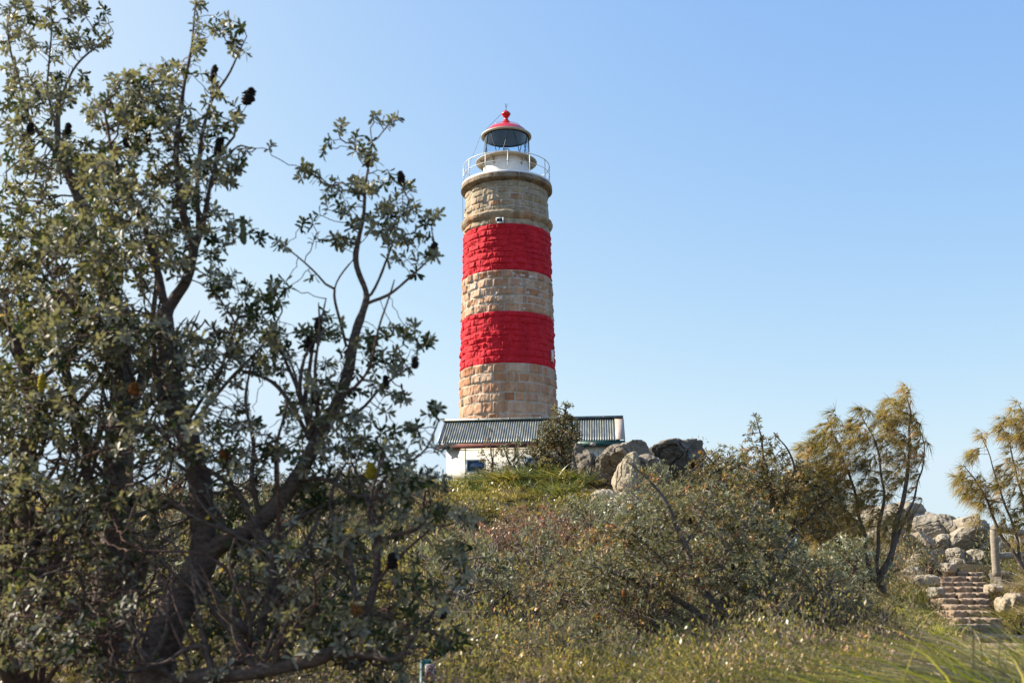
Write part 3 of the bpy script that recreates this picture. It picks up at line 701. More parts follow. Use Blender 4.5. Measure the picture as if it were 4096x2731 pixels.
rock_outline(zz([(1470,470),(1600,420),(1680,380),(1800,355),(1950,352),(2130,340),(2215,378),(2225,450),(2260,640),(2260,1050),(1900,1180),(1650,1000),(1580,640)], *A_), 51.0, 3.6, M['rock_dark'], 'dark boulder with deep curved ribs, rightmost of the summit rocks', seed=47, strata=((1, .1, -.3), 11, .17), micro=.05, amp=.08, pw=3.5, NA=260, NR=60)
B2 = (850, 475, 7.548)
for i_, (a, b_, c_, d_, e_, lb) in enumerate([
    (590, 622, 489, 502, 46, 'flat pale ledge rock below the summit boulders, at the edge of the grass mound'),
    (616, 650, 490, 505, 45, 'flat pale ledge rock below the wedge shaped boulder'),
    (600, 640, 497, 510, 43.5, 'low smooth pale ledge rock with grass on its upper side'),
    (614, 636, 504, 519, 42, 'rounded pale rock at the foot of the ledge'),
    (634, 662, 508, 520, 42.5, 'low pale rock half hidden by shrubs right of the ledge'),
    (640, 672, 497, 508, 45.5, 'pale rock slab behind the dead twiggy shrub')]):
    rock_px(a, b_, c_, d_, e_, 1.4, M['rock_pale'], lb, seed=60 + i_, n=36, block=.5, amp=.12, micro=.04, sink=.7)
# sandstone outcrop on the right, behind the trees
oc = thing('rock_outcrop', P(915, 560, 44), 'long grey sandstone outcrop behind the head of the stone steps', 'rock outcrop')
for i_, (pts, d_, dp, st) in enumerate([
    ([(-250,300),(-100,250),(100,262),(230,320),(250,560),(0,640),(-240,620)], 47.5, 5, 0),
    ([(180,240),(280,226),(400,220),(500,240),(515,290),(520,430),(320,470),(100,450),(90,320)], 46.2, 4.5, 6),
    ([(80,470),(240,420),(400,440),(480,490),(560,570),(400,620),(150,620),(60,560)], 44.6, 3.2, 0),
    ([(480,290),(590,285),(645,340),(650,430),(610,530),(560,570),(470,500),(440,350)], 45.2, 3, 5),
    ([(625,312),(720,298),(795,330),(795,400),(770,490),(640,480),(600,390)], 44.6, 2.6, 7),
    ([(775,335),(860,318),(920,345),(985,348),(1025,395),(1030,470),(960,540),(860,575),(720,555),(730,470),(790,400)], 44.0, 3.4, 0),
    ([(430,490),(520,425),(610,460),(650,550),(560,590),(450,570)], 43.8, 2.2, 0),
    ([(640,460),(720,450),(760,500),(740,560),(640,560)], 44.2, 2.2, 0),
    ([(350,610),(460,580),(560,568),(640,556),(700,540),(735,560),(740,690),(600,720),(380,700)], 42.6, 2.0, 4),
    ([(735,545),(800,552),(870,568),(885,640),(850,710),(740,710)], 42.4, 2.0, 5),
    ([(862,570),(960,572),(1040,600),(1045,700),(880,715),(866,640)], 42.2, 2.0, 6),
    ([(940,540),(975,500),(1030,450),(1100,465),(1110,560),(1060,640),(960,610)], 43.8, 2.2, 9),
    ([(1060,500),(1120,510),(1165,545),(1190,620),(1200,720),(1040,720),(1040,600)], 44.6, 2.4, 7),
    ([(60,610),(200,572),(330,582),(400,625),(390,700),(200,720),(60,700)], 42.0, 2.0, 0),
    ([(430,650),(540,600),(620,640),(640,720),(420,720)], 41.0, 1.6, 0)]):
    rock_outline(zz(pts, *B2), d_, dp, M['rock_cliff'], None, oc, seed=90 + i_ * 3, strata=((.12, .1, 1), st, .08) if st else None, micro=.035, amp=.05, facets=10, pw=8, NA=140, NR=40, cracks=3)
# loose blocks by the steps
for (a, b_, c_, d_, e_, dp, bl, mt, lb) in [
    (904, 935, 574, 585, 36.0, 1.2, .85, 'rock_pale', 'flat rectangular sandstone block left of the steps'),
    (904, 921, 566, 580, 37.5, 1.0, .5, 'rock_cliff', 'small boulder left of the rounded one, below the outcrop'),
    (941, 953, 562, 569, 38.8, .9, .8, 'rock_cliff', 'pale tilted slab at the upper left end of the steps'),
    (928, 941, 586, 594, 33.5, .9, .6, 'rock_cliff', 'grey kerb stone left of the middle steps'),
    (992, 1010, 570, 582, 36, .9, .7, 'rock_dark', 'dark kerb stone right of the first fence post'),
    (1004, 1026, 572, 584, 36, .9, .6, 'rock_cliff', 'grey kerb stone below the second fence post'),
    (986, 1001, 583, 590, 34, .7, .7, 'rock_pale', 'thin pale kerb stone right of the fourth step'),
    (997, 1008, 596, 607, 31, .7, .5, 'rock_pale', 'pale rounded stone in the grass right of the steps'),
    (1006, 1022, 592, 603, 31.5, .7, .5, 'rock_pale', 'pale stone in the grass at the right edge')]:
    rock_px(a, b_, c_, d_, e_, dp, M[mt], lb, sink=.5, name='stone', seed=int(a * 7 + b_), n=26, block=bl, planes=4, cut=.85, amp=.05, micro=.03)

# ------------------------------------------------------------------ stone steps
stair = thing('stone_steps', P(965, 610, 31), 'flight of rough pinkish sandstone steps climbing the slope', 'steps')
srows = [(571, 945, 985, 38.6), (576, 943, 987, 37.4), (581.5, 942, 987, 36.2), (586.5, 941, 988, 35.0), (592.5, 941, 990, 33.8), (598, 942, 990, 32.6), (604.5, 950, 991, 31.4),
         (610.5, 953, 992, 30.2), (617.5, 956, 1003, 28.8), (625, 960, 1004, 27.3), (635, 966, 1030, 25.2), (644, 978, 1040, 23.6), (651.5, 985, 1045, 22.2), (659, 990, 1050, 20.8)]
for k, (row, xa, xb, yd) in enumerate(srows):
    lipz = P((xa + xb) / 2, row - 1.0, yd)[2]
    nxt = srows[k + 1] if k + 1 < len(srows) else None
    below = P((xa + xb) / 2, nxt[0] - 1.0, nxt[3])[2] if nxt else lipz - .2
    back = srows[k - 1][3] + .35 if k else yd + 2.2
    rng = np.random.default_rng(k); n = rng.integers(2, 4); e = np.sort(np.concatenate([[0, 1], (np.arange(1, n) + rng.uniform(-.2, .2, n - 1)) / n]))
    x0 = P(xa - 1, row, yd)[0]; x1 = P(xb + 1, row, yd)[0]
    V_, Q_, nn = [], [], 0
    for q in range(n):
        a, b_ = x0 + (x1 - x0) * e[q] + .002, x0 + (x1 - x0) * e[q + 1] - .002
        h = lipz - below + .22
        v_, q_ = rockshape((b_ - a, back - yd + rng.uniform(0, .05), h), seed=200 + k * 7 + q, n=14, block=1.1, planes=3, cut=1.3, amp=.05, micro=.035)
        V_.append(v_ + [(a + b_) / 2, (yd + back) / 2 + rng.uniform(-.04, .04), lipz - h / 2 + rng.uniform(-.012, .012)]); Q_.append(q_ + nn); nn += len(v_)
    mesh('step', np.concatenate(V_), np.concatenate(Q_), M['step'], stair, smooth=True)

# ------------------------------------------------------------------ fence
def log(mb, a, b_, r, k=12):
    a, b_ = np.array(a, float), np.array(b_, float); n = 12; t = np.linspace(0, 1, n)[:, None]; pts = a + (b_ - a) * t
    pts = pts + .012 * np.stack([vn(np.stack([t[:, 0] * 3 + s, t[:, 0] * 0 + a[0], t[:, 0] * 0], -1), s) for s in range(3)], -1)
    rr = r * (1 + .05 * np.sin(np.arange(n) * 1.7)); rr[0] *= .93; rr[-1] *= .93; return mb.tube(pts, rr, k)
fence = thing('timber_fence', P(1000, 570, 35), 'weathered log post and rail fence at the top of the steps', 'fence')
fp = [(996.5, 527.5, 573, 34.6), (1022, 531, 570.5, 36.6)]
tops = []
for (x_, t_, b2, d_) in fp:
    T_, B_ = P(x_ - 3.0 if x_ < 1000 else x_ - 2, t_, d_), P(x_, b2 + 3, d_); tops.append((T_, B_)); log(MB(), B_, T_, .118 if x_ < 1000 else .11).build('post', M['timber'], fence, True)
mb = None
a, b_ = tops[0][0], tops[1][0]; dv = (b_ - a)
log(MB(), a + [0.0, 0, .0], a + dv * 2.2 + [0, 0, -.05], .105).build('rail', M['timber'], fence, True)
a2 = tops[0][0] * .35 + tops[0][1] * .65; b2_ = tops[1][0] * .35 + tops[1][1] * .65; a2[2] = P(1000, 556, 34.8)[2]; b2_[2] = P(1020, 553.5, 36.6)[2]
log(MB(), a2 + [.1, 0, 0], a2 + (b2_ - a2) * 2.2, .10).build('rail', M['timber'], fence, True)
P3 = P(1050, 532, 38.6); log(MB(), P(1050, 570, 38.6), P3, .14).build('post', M['timber'], fence, True)
f2 = thing('timber_fence', P(1010, 566, 42), 'sunlit timber rail fence seen beyond the top of the steps', 'fence')
log(MB(), P(1000, 545, 41), P(1050, 541, 43), .10).build('rail', M['timber'], f2, True)
log(MB(), P(1052, 566, 43), P(1052, 535, 43), .12).build('post', M['timber'], f2, True)
log(MB(), P(1000.5, 566, 41), P(1000.5, 541, 41), .10).build('post', M['timber'], f2, True)

# ------------------------------------------------------------------ teal marker posts
g = G(427, 11.2); tp = P(427, 658.5, 11.2)
pz = thing('marker_post', g, 'teal marker post bearing two red prohibition rings, behind the big banksia', 'post')
a_ = R(12); Mp = np.array([[math.cos(a_), -math.sin(a_), 0], [math.sin(a_), math.cos(a_), 0], [0, 0, 1]])
h = tp[2] - g[2] + .4; c = np.array([tp[0], tp[1], tp[2] - h / 2]); W_ = .13
MB().box(c, (W_, .13, h), Mp, .012).build('post', M['teal'], pz)
sc_ = np.array([tp[0], tp[1], tp[2] - .115]); fr_ = Mp @ np.array([0, -1, 0])
plate = MB().box(sc_ + fr_ * .069 + [0.015, 0, 0], (.085, .008, .15), Mp).build('sign_plate', mat('sign_white', (.42, .43, .42), .5)[0], pz)
t = np.linspace(0, 2 * np.pi, 33)[:-1]
redm = mat('sign_red', (.6, .02, .03), .4)[0]
for zc_ in (.035, -.035):
    ctr = sc_ + fr_ * .075 + [0.015, 0, zc_]
    pr = [ctr + Mp @ np.array([.03 * math.cos(q), 0, .03 * math.sin(q)]) for q in t]
    mb = MB(); mb.tube(pr, .0045, 6, True); d_ = Mp @ np.array([.02, 0, -.02]); mb.tube([ctr - d_, ctr + d_], .004, 6); mb.build('prohibition_ring', redm, plate)
    MB().tube([ctr + Mp @ np.array([-.02, 0, -.004]), ctr + Mp @ np.array([.02, 0, -.002])], .005, 6).build('symbol', M['black'], plate)
g2 = G(798, 31); tp2 = P(798, 533, 31)
p2 = thing('marker_post', g2, 'teal timber marker post deep among the shrubs left of the casuarina', 'post')
h = tp2[2] - g2[2] + .3; MB().box((tp2[0], tp2[1], tp2[2] - h / 2), (.17, .17, h), Mp, .012).build('post', M['teal'], p2)
MB().box((tp2[0], tp2[1], tp2[2] + .02), (.2, .2, .04), Mp, .012).build('cap', M['teal'], p2)
# ------------------------------------------------------------------ foliage geometry
def leaves(pos, d, n, L, W, shape='obov', curl=.12):
    """leaf blades: pos base, d direction, n upper-side normal"""
    s = nrm(np.cross(d, n)); n = np.cross(s, d); L = L[:, None]; W = W[:, None]; N = len(pos)
    if shape == 'quad':
        m_ = pos + d * L * .55 - n * L * .03
        V = np.stack([pos, m_ - s * W * .5, pos + d * L - n * L * curl, m_ + s * W * .5], 1)
        Q = np.arange(N)[:, None] * 4 + np.array([0, 1, 2, 3]); Q = Q[:, ::-1]
        return V.reshape(-1, 3), Q, None
    a = pos + d * L * .38 ; b = pos + d * L * .78 - n * L * curl * .5; t = pos + d * L - n * L * curl
    up = n * W * .16
    V = np.stack([pos, a - s * W * .36 + up, a, a + s * W * .36 + up, b - s * W * .5 + up, b, b + s * W * .5 + up, t], 1)
    o = np.arange(N)[:, None] * 8
    Q = np.concatenate([o + [1, 2, 5, 4], o + [2, 3, 6, 5]])[:, ::-1]
    T = np.concatenate([o + [0, 2, 1], o + [0, 3, 2], o + [4, 5, 7], o + [5, 6, 7]])[:, ::-1]
    return V.reshape(-1, 3), Q, T
def blades(pos, d, L, W, bend, seg=3, rng=RNG, tip=.15):
    """grass blades or needles: strips that bend by vector 'bend' (per blade, metres at the tip)"""
    N = len(pos); t = np.linspace(0, 1, seg + 1); s = nrm(np.cross(d, rng.normal(size=(N, 3))))
    ctr = pos[:, None] + d[:, None] * (L[:, None, None] * t[None, :, None]) + bend[:, None] * (t ** 2)[None, :, None]
    wd = W[:, None] * (1 - (1 - tip) * t ** 1.5)[None]
    V = np.stack([ctr - s[:, None] * wd[..., None] / 2, ctr + s[:, None] * wd[..., None] / 2], 2).reshape(N, -1, 3)
    k = 2 * (seg + 1); o = np.arange(N)[:, None, None] * k; i = np.arange(seg)[None, :, None] * 2
    Q = (o + i + np.array([0, 1, 3, 2])[None, None]).reshape(-1, 4)
    return V.reshape(-1, 3), Q
def leafmesh(name, parts, mt, parent=None, loc=None):
    """parts: list of (V, Q, T or None, faces-per-leaf value)"""
    Vs, Qs, Ts, rq, rt, n = [], [], [], [], [], 0
    for V, Q, T, r in parts:
        if not len(V): continue
        Vs.append(V); Qs.append(Q + n); k = len(Q) // len(r)
        rq.append(r_rep(r, len(Q), T is not None))
        if T is not None: Ts.append(T + n); rt.append(np.tile(r, len(T) // len(r)))
        n += len(V)
    Fs = [np.concatenate(Qs)] + ([np.concatenate(Ts)] if Ts else [])
    return mesh(name, np.concatenate(Vs), Fs, mt, parent, {'rnd': np.concatenate(rq + rt)}, False, loc)
def r_rep(r, nq, blocked):
    return np.tile(r, nq // len(r)) if blocked else np.repeat(r, nq // len(r))
def rosette(tips, dirs, K, L, W, rng, incl=(35, 80), shape='obov', spread=.03, grav=.15, lj=.3, curl=.12):
    N = len(tips)
    if N == 0: return np.zeros((0, 3)), np.zeros((0, 4), int), None, np.zeros(0)
    d0 = np.repeat(nrm(dirs), K, 0); p = np.repeat(tips, K, 0); k = np.tile(np.arange(K), N)
    ref = nrm(rng.normal(size=(N, 3))); ref = np.repeat(ref, K, 0); a = nrm(np.cross(d0, ref)); b = np.cross(d0, a)
    ph = k * 2.39996 + rng.uniform(-.4, .4, N * K); inc = np.radians(incl[0] + (incl[1] - incl[0]) * (k / max(1, K - 1)) + rng.normal(0, 10, N * K))
    rad = a * np.cos(ph)[:, None] + b * np.sin(ph)[:, None]
    d = nrm(d0 * np.cos(inc)[:, None] + rad * np.sin(inc)[:, None] + np.array([0, 0, -grav]))
    n = nrm(d0 * np.sin(inc)[:, None] - rad * np.cos(inc)[:, None])
    p = p - d0 * (spread * (k / K))[:, None]
    Ls = L * rng.uniform(1 - lj, 1 + lj, N * K); Ws = W * rng.uniform(1 - lj, 1 + lj, N * K)
    V, Q, T = leaves(p, d, n, Ls, Ws, shape, curl)
    cl = np.repeat(rng.uniform(0, 1, N), K); r = np.clip(cl * .45 + rng.uniform(0, 1, N * K) * .55, 0, 1)
    return V, Q, T, r

class Tree:
    """main limbs are given, the rest grows towards points spread through the crown (space colonisation)"""
    def __init__(s, step, seed=0):
        s.P = np.zeros((0, 3)); s.par = np.zeros(0, int); s.R = np.zeros(0); s.lf = np.zeros(0); s.step = step; s.rng = np.random.default_rng(seed)
    def limb(s, pts, r0, r1, attach=True, wob=.35):
        pts = np.asarray(pts, float); seg = np.linalg.norm(np.diff(pts, axis=0), axis=1); cu = np.concatenate([[0], np.cumsum(seg)])
        n = max(2, int(cu[-1] / s.step)); t = np.linspace(0, cu[-1], n)
        # smooth curve through the points
        q = np.stack([np.interp(t, cu, pts[:, k]) for k in range(3)], -1)
        for _ in range(3): q[1:-1] = q[1:-1] * .5 + (q[:-2] + q[2:]) * .25
        ph = s.rng.uniform(0, 100)
        w_ = np.stack([vn(np.stack([t * 2.2 + ph, t * 0 + 9 * k, t * 0], -1), 5 + k) for k in range(3)], -1) * s.step * wob
        q = q + w_ * np.minimum(1, np.arange(n) / 3)[:, None]
        rr = np.linspace(r0, r1, n); par = -1; st = 0
        if attach and len(s.P):
            par = int(np.argmin(((s.P - q[0]) ** 2).sum(1)))
            st = 1 if np.linalg.norm(s.P[par] - q[0]) < s.step * .7 else 0
        b = len(s.P); m_ = n - st
        s.P = np.vstack([s.P, q[st:]]); s.R = np.concatenate([s.R, rr[st:]]); s.lf = np.concatenate([s.lf, np.zeros(m_)])
        s.par = np.concatenate([s.par, [par], b + np.arange(m_ - 1)]); return b + m_ - 1
    def grow(s, att, lp, di, dk, iters=60, trop=(0, 0, .15), jit=.25, minr=0):
        A = np.asarray(att, float); lp = np.asarray(lp, float); near = np.zeros(len(A), int); dist = np.full(len(A), 1e9); done = 0; trop = np.array(trop)
        for it in range(iters):
            new = s.P[done:]
            if len(new):
                for c0 in range(0, len(new), 400):
                    ch = new[c0:c0 + 400]; d2 = ((A[:, None] - ch[None]) ** 2).sum(-1); k = d2.argmin(1); dd = np.sqrt(d2[np.arange(len(A)), k])
                    b = dd < dist; dist[b] = dd[b]; near[b] = done + c0 + k[b]
            done = len(s.P); keep = dist > dk
            A, lp, near, dist = A[keep], lp[keep], near[keep], dist[keep]
            act = dist < di
            if not act.any(): break
            u, inv = np.unique(near[act], return_inverse=True); D = np.zeros((len(u), 3)); np.add.at(D, inv, nrm(A[act] - s.P[near[act]]))
            lsum = np.zeros(len(u)); cnt = np.zeros(len(u)); np.add.at(lsum, inv, lp[act]); np.add.at(cnt, inv, 1)
            D = nrm(nrm(D) + trop + s.rng.normal(0, jit, D.shape)); Np = s.P[u] + D * s.step
            s.P = np.vstack([s.P, Np]); s.par = np.concatenate([s.par, u]); s.R = np.concatenate([s.R, np.zeros(len(u))]); s.lf = np.concatenate([s.lf, lsum / cnt])
        return s
    def finish(s, tip=.003, ex=2.3, tol=1.0):
        n = len(s.P); acc = np.zeros(n); nc = np.zeros(n, int)
        for i in range(n - 1, -1, -1):
            if acc[i] == 0: acc[i] = tip ** ex
            p = s.par[i]
            if p >= 0: acc[p] += acc[i] * tol; nc[p] += 1
        r = acc ** (1 / ex); s.rad = np.where(s.R > 0, np.maximum(s.R, np.minimum(r, s.R * 1.25)), r); s.nc = nc
        # grown twigs never thicker than their parent
        for i in range(n):
            p = s.par[i]
            if p >= 0 and s.rad[i] > s.rad[p]: s.rad[i] = s.rad[p]
        s.dir = np.zeros((n, 3)); pp = s.par >= 0; s.dir[pp] = nrm(s.P[pp] - s.P[s.par[pp]]); s.dir[~pp] = [0, 0, 1]
        # smooth grown nodes a little
        return s
    def tubes(s, name, mt, parent, lo=0, hi=9, bumpy=.1):
        n = len(s.P); best = np.full(n, -1); br = np.zeros(n)
        for i in range(n):
            p = s.par[i]
            if p >= 0 and s.rad[i] > br[p]: br[p] = s.rad[i]; best[p] = i
        chains = []
        for i in range(n):
            p = s.par[i]
            if p < 0 or best[p] != i:
                c = [i] if p < 0 else [p, i]
                while best[c[-1]] >= 0: c.append(best[c[-1]])
                if len(c) > 1: chains.append((c, p >= 0))
        groups = {}
        for c, hasp in chains:
            r = s.rad[c[1]] if hasp else s.rad[c[0]]
            if not (lo <= r < hi): continue
            k = 3 if r < .005 else 4 if r < .012 else 6 if r < .04 else 14
            groups.setdefault(k, []).append((c, hasp))
        Vs, Qs, off = [], [], 0
        for k, cs in groups.items():
            idx = np.concatenate([c for c, _ in cs]); ln = np.array([len(c) for c, _ in cs]); e = np.cumsum(ln) - 1; st = e - ln + 1
            pos = s.P[idx]; rad = s.rad[idx].copy()
            hp = np.array([h for _, h in cs]); rad[st[hp]] = rad[st[hp] + 1]; rad[e] *= .6
            tg = np.zeros_like(pos); tg[1:-1] = pos[2:] - pos[:-2]; tg[st] = pos[st + 1] - pos[st]; tg[e] = pos[e] - pos[e - 1]; tg = nrm(tg)
            ref = np.array([.37, -.21, .1]); ref = nrm(ref[None])[0]
            a = nrm(np.cross(tg, ref)); b = np.cross(tg, a); th = np.arange(k) / k * 2 * np.pi
            rr = rad[:, None] * np.ones(k)
            ring = a[:, None] * np.cos(th)[None, :, None] + b[:, None] * np.sin(th)[None, :, None]
            if k >= 6:
                q = pos[:, None] + ring * rad[:, None, None]; rr = rr * (1 + bumpy * fbm(q * 14, 3, 3, .6) + bumpy * .8 * vn(q * 4, 8))
            V = (pos[:, None] + ring * rr[..., None]).reshape(-1, 3)
            m_ = np.ones(len(idx), bool); m_[e] = False; i = np.where(m_)[0][:, None]; j = np.arange(k)[None]; j2 = (j + 1) % k
            Qs.append(np.stack([i * k + j, i * k + j2, (i + 1) * k + j2, (i + 1) * k + j], -1).reshape(-1, 4) + off); Vs.append(V); off += len(V)
        return mesh(name, np.concatenate(Vs), np.concatenate(Qs), mt, parent, smooth=True)
    def tips(s, back=2, pmin=0.0):
        """tip nodes and a few nodes behind them, by leaf probability"""
        t = np.where((s.nc == 0) & (s.R == 0))[0]; out = [t]; cur = t
        for _ in range(back):
            cur = s.par[cur]; cur = cur[(cur >= 0)]; cur = cur[s.R[cur] == 0]; out.append(cur)
        u = np.unique(np.concatenate(out)); return u[s.rng.random(len(u)) < s.lf[u]]
def blob(cx, cy, rx, ry, dist, dd, n, rng, lp=1.0):
    """points in a flattened ball at this pixel place, ground distance dist, dd metres deep"""
    v = nrm(rng.normal(size=(n, 3))) * (rng.random(n) ** (1 / 3))[:, None]
    return P(cx + v[:, 0] * rx, cy + v[:, 1] * ry, dist + v[:, 2] * dd), np.full(n, lp)
def blobs(bl, rng, dens):
    A, Lp = [], []
    for (cx, cy, rx, ry, dist, dd, lp, *k) in bl:
        sc = dist / F; n = int(dens * (4.2 * rx * ry * sc * sc * dd) * (k[0] if k else 1)) + 2
        a, l_ = blob(cx, cy, rx, ry, dist, dd, n, rng, lp); A.append(a); Lp.append(l_)
    return np.concatenate(A), np.concatenate(Lp)
def cone_at(px, py, dist, h, r, mt, parent, lean=0, name='seed_cone', seed=0):
    c = P(px, py, dist); rng = np.random.default_rng(seed + int(px)); n = 26; k = 18; r *= .8; h *= .95
    z = np.linspace(-h / 2, h / 2, n); pr = r * np.clip(1 - np.abs(2 * z / h) ** 3.2, 0.02, 1) ** .5 * (1 - .25 * z / h)
    th = np.arange(k) / k * 2 * np.pi
    rr = pr[:, None] * (1 + .18 * np.sin(th * 6 + z[:, None] / h * 40) + .26 * rng.normal(size=(n, k)))
    V = np.stack([rr * np.cos(th), rr * np.sin(th), z[:, None] + 0 * th], -1); V[..., 0] += z[:, None] * math.sin(lean)
    V = V.reshape(-1, 3) + c; i = np.arange(n - 1)[:, None]; j = np.arange(k)[None]; j2 = (j + 1) % k
    return mesh(name, V, np.stack([i * k + j, i * k + j2, (i + 1) * k + j2, (i + 1) * k + j], -1).reshape(-1, 4), mt, parent)

# ------------------------------------------------------------------ leaf materials
BG, BM, BP = (.028, .055, .022), (.065, .10, .045), (.16, .19, .10)
M['twig_warm'] = barkmat('banksia_twig', (.07, .036, .028), (.24, .145, .11), 20)
M['leaf_banksia'] = leafmat('banksia_leaf', [(0, (0.016, 0.036, 0.016)), (.4, (0.040, 0.063, 0.025)), (.7, (0.100, 0.103, 0.038)), (.88, (0.259, 0.224, 0.112)), (1, (0.400, 0.269, 0.112))], (.27, .25, .18), .44, .26, .22)
M['leaf_olive'] = leafmat('olive_leaf', [(0, (0.020, 0.025, 0.009)), (.3, (0.059, 0.049, 0.016)), (.6, (0.196, 0.146, 0.049)), (.82, (0.522, 0.349, 0.160)), (1, (0.457, 0.160, 0.058))], (.24, .25, .16), .44, .26, .22)  # tan stops put sunlit leaf tips into the colour
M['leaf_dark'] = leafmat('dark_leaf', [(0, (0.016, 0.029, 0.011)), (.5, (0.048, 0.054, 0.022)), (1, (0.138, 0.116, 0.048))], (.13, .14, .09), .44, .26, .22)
M['leaf_grey'] = leafmat('grey_green_leaf', [(0, (0.047, 0.054, 0.025)), (.5, (0.157, 0.157, 0.079)), (1, (0.346, 0.300, 0.157))], (.3, .32, .24), .4, .28, .5)
M['leaf_yellow'] = leafmat('yellow_green_leaf', [(0, (0.025, 0.030, 0.011)), (.35, (0.103, 0.083, 0.022)), (.65, (0.331, 0.241, 0.048)), (.85, (0.635, 0.442, 0.097)), (1, (0.497, 0.206, 0.068))], (.26, .24, .09), .38, .35, .5)
M['leaf_red'] = leafmat('reddish_leaf', [(0, (0.075, 0.083, 0.041)), (.4, (0.179, 0.138, 0.069)), (.7, (0.388, 0.166, 0.110)), (1, (0.537, 0.193, 0.152))], (.24, .17, .12), .42, .3, .5)
M['needle'] = leafmat('casuarina_needle', [(0, (0.116, 0.103, 0.040)), (.35, (0.258, 0.201, 0.081)), (.7, (0.425, 0.322, 0.144)), (.93, (0.541, 0.368, 0.196)), (1, (0.644, 0.230, 0.127))], None, .5, .5, .3)
M['grass'] = leafmat('green_grass', [(0, (.06, .075, .012)), (.35, (.19, .17, .028)), (.65, (.37, .29, .06)), (.88, (.52, .41, .20)), (1, (.42, .24, .10))], None, .38, .35, .5)
M['leaf_brown'] = leafmat('brown_scrub_leaf', [(0, (0.035, 0.026, 0.015)), (.35, (0.094, 0.063, 0.036)), (.65, (0.235, 0.149, 0.090)), (.88, (0.534, 0.344, 0.224)), (1, (0.471, 0.164, 0.120))], (.22, .18, .13), .5, .25, .3)
M['grass_near'] = leafmat('sunlit_grass', [(0, (.12, .15, .02)), (.4, (.28, .30, .045)), (.75, (.46, .40, .10)), (1, (.56, .45, .24))], None, .4, .45, .4)  # brighter copy of the green grass, sunlight put into its colour
M['grass_green'] = leafmat('lush_grass', [(0, (.03, .06, .014)), (.45, (.11, .14, .035)), (.7, (.24, .22, .08)), (1, (.40, .34, .2))], None, .3, .3, .7)
M['grass_dry'] = leafmat('dry_grass', [(0, (.16, .12, .07)), (.5, (.32, .25, .16)), (1, (.50, .42, .30))], None, .5, .25, .3)
M['dead_twig'] = leafmat('dead_twig', [(0, (.06, .04, .028)), (.5, (.15, .11, .08)), (1, (.36, .29, .23))], None, .7, 0, .3)

# ------------------------------------------------------------------ foreground banksias
def banksia_fg(name, label, limbs, bl, dens, dist, cones, seed, bark='bark', root=None, leaf='leaf_banksia', step=.055, di=.7, dk=.07, L=.072, W=.026, K=8, stems=260, group=None):
    rng = np.random.default_rng(seed); T = Tree(step, seed)
    for li, (pts, r0, r1) in enumerate(limbs):
        d_ = [p[2] if len(p) > 2 else dist for p in pts]; q = P([p[0] for p in pts], [p[1] for p in pts], d_)
        sc_ = .95 if r0 > .1 else .8 if r0 > .09 else .68; T.limb(q, r0 * sc_, r1 * sc_)
    for _ in range(stems):      # crooked side stems climbing through the lower thicket
        i0 = rng.integers(0, len(T.P)); p0 = T.P[i0]; x_, y_ = proj(p0)
        if not (-40 < x_ < 400 and y_ > 380) or T.R[i0] < .02: continue
        n_ = 7; a_ = rng.uniform(-.9, .9); up_ = rng.uniform(.35, 1.1); ln = rng.uniform(.5, 1.5); q = [p0]; v_ = nrm(np.array([a_, rng.uniform(-.5, .5), up_]))
        for __ in range(n_): v_ = nrm(v_ + rng.normal(0, .28, 3) + [0, 0, .08]); q.append(q[-1] + v_ * ln / n_)
        T.limb(np.array(q), rng.uniform(.013, .03), .006)
    A, lp = blobs([(*q[:7], (q[7] if len(q) > 7 else 1) * (1.9 if q[1] > 430 else 1.15)) for q in bl], rng, dens); _, py_ = proj(A); lp = np.clip(lp * np.where(py_ > 420, np.interp(py_, [420, 560], [.72, .42]), .8), 0, .95); T.grow(A, lp, di, dk); T.finish(.0038, 2.3)
    b0 = T.P[0].copy(); t = thing(name, b0, label, 'tree', group)
    T.tubes('trunk', M[bark], t, .016); T.tubes('twigs', M['twig_warm'], t, 0, .016)
    u = T.tips(1); parts = [rosette(T.P[u], T.dir[u], K, L, W, rng, (25, 88), spread=.05)]
    leafmesh('crown', parts, M[leaf], t)
    for i, (x, y, d_, h, r, mt, *o) in enumerate(cones): cone_at(x, y, d_, h, r, M[mt], t, o[0] if o else 0, seed=i, name='flower_cone' if mt != 'cone' else 'seed_cone')
    print(name, 'nodes', len(T.P), 'leaves', len(u) * K); return t
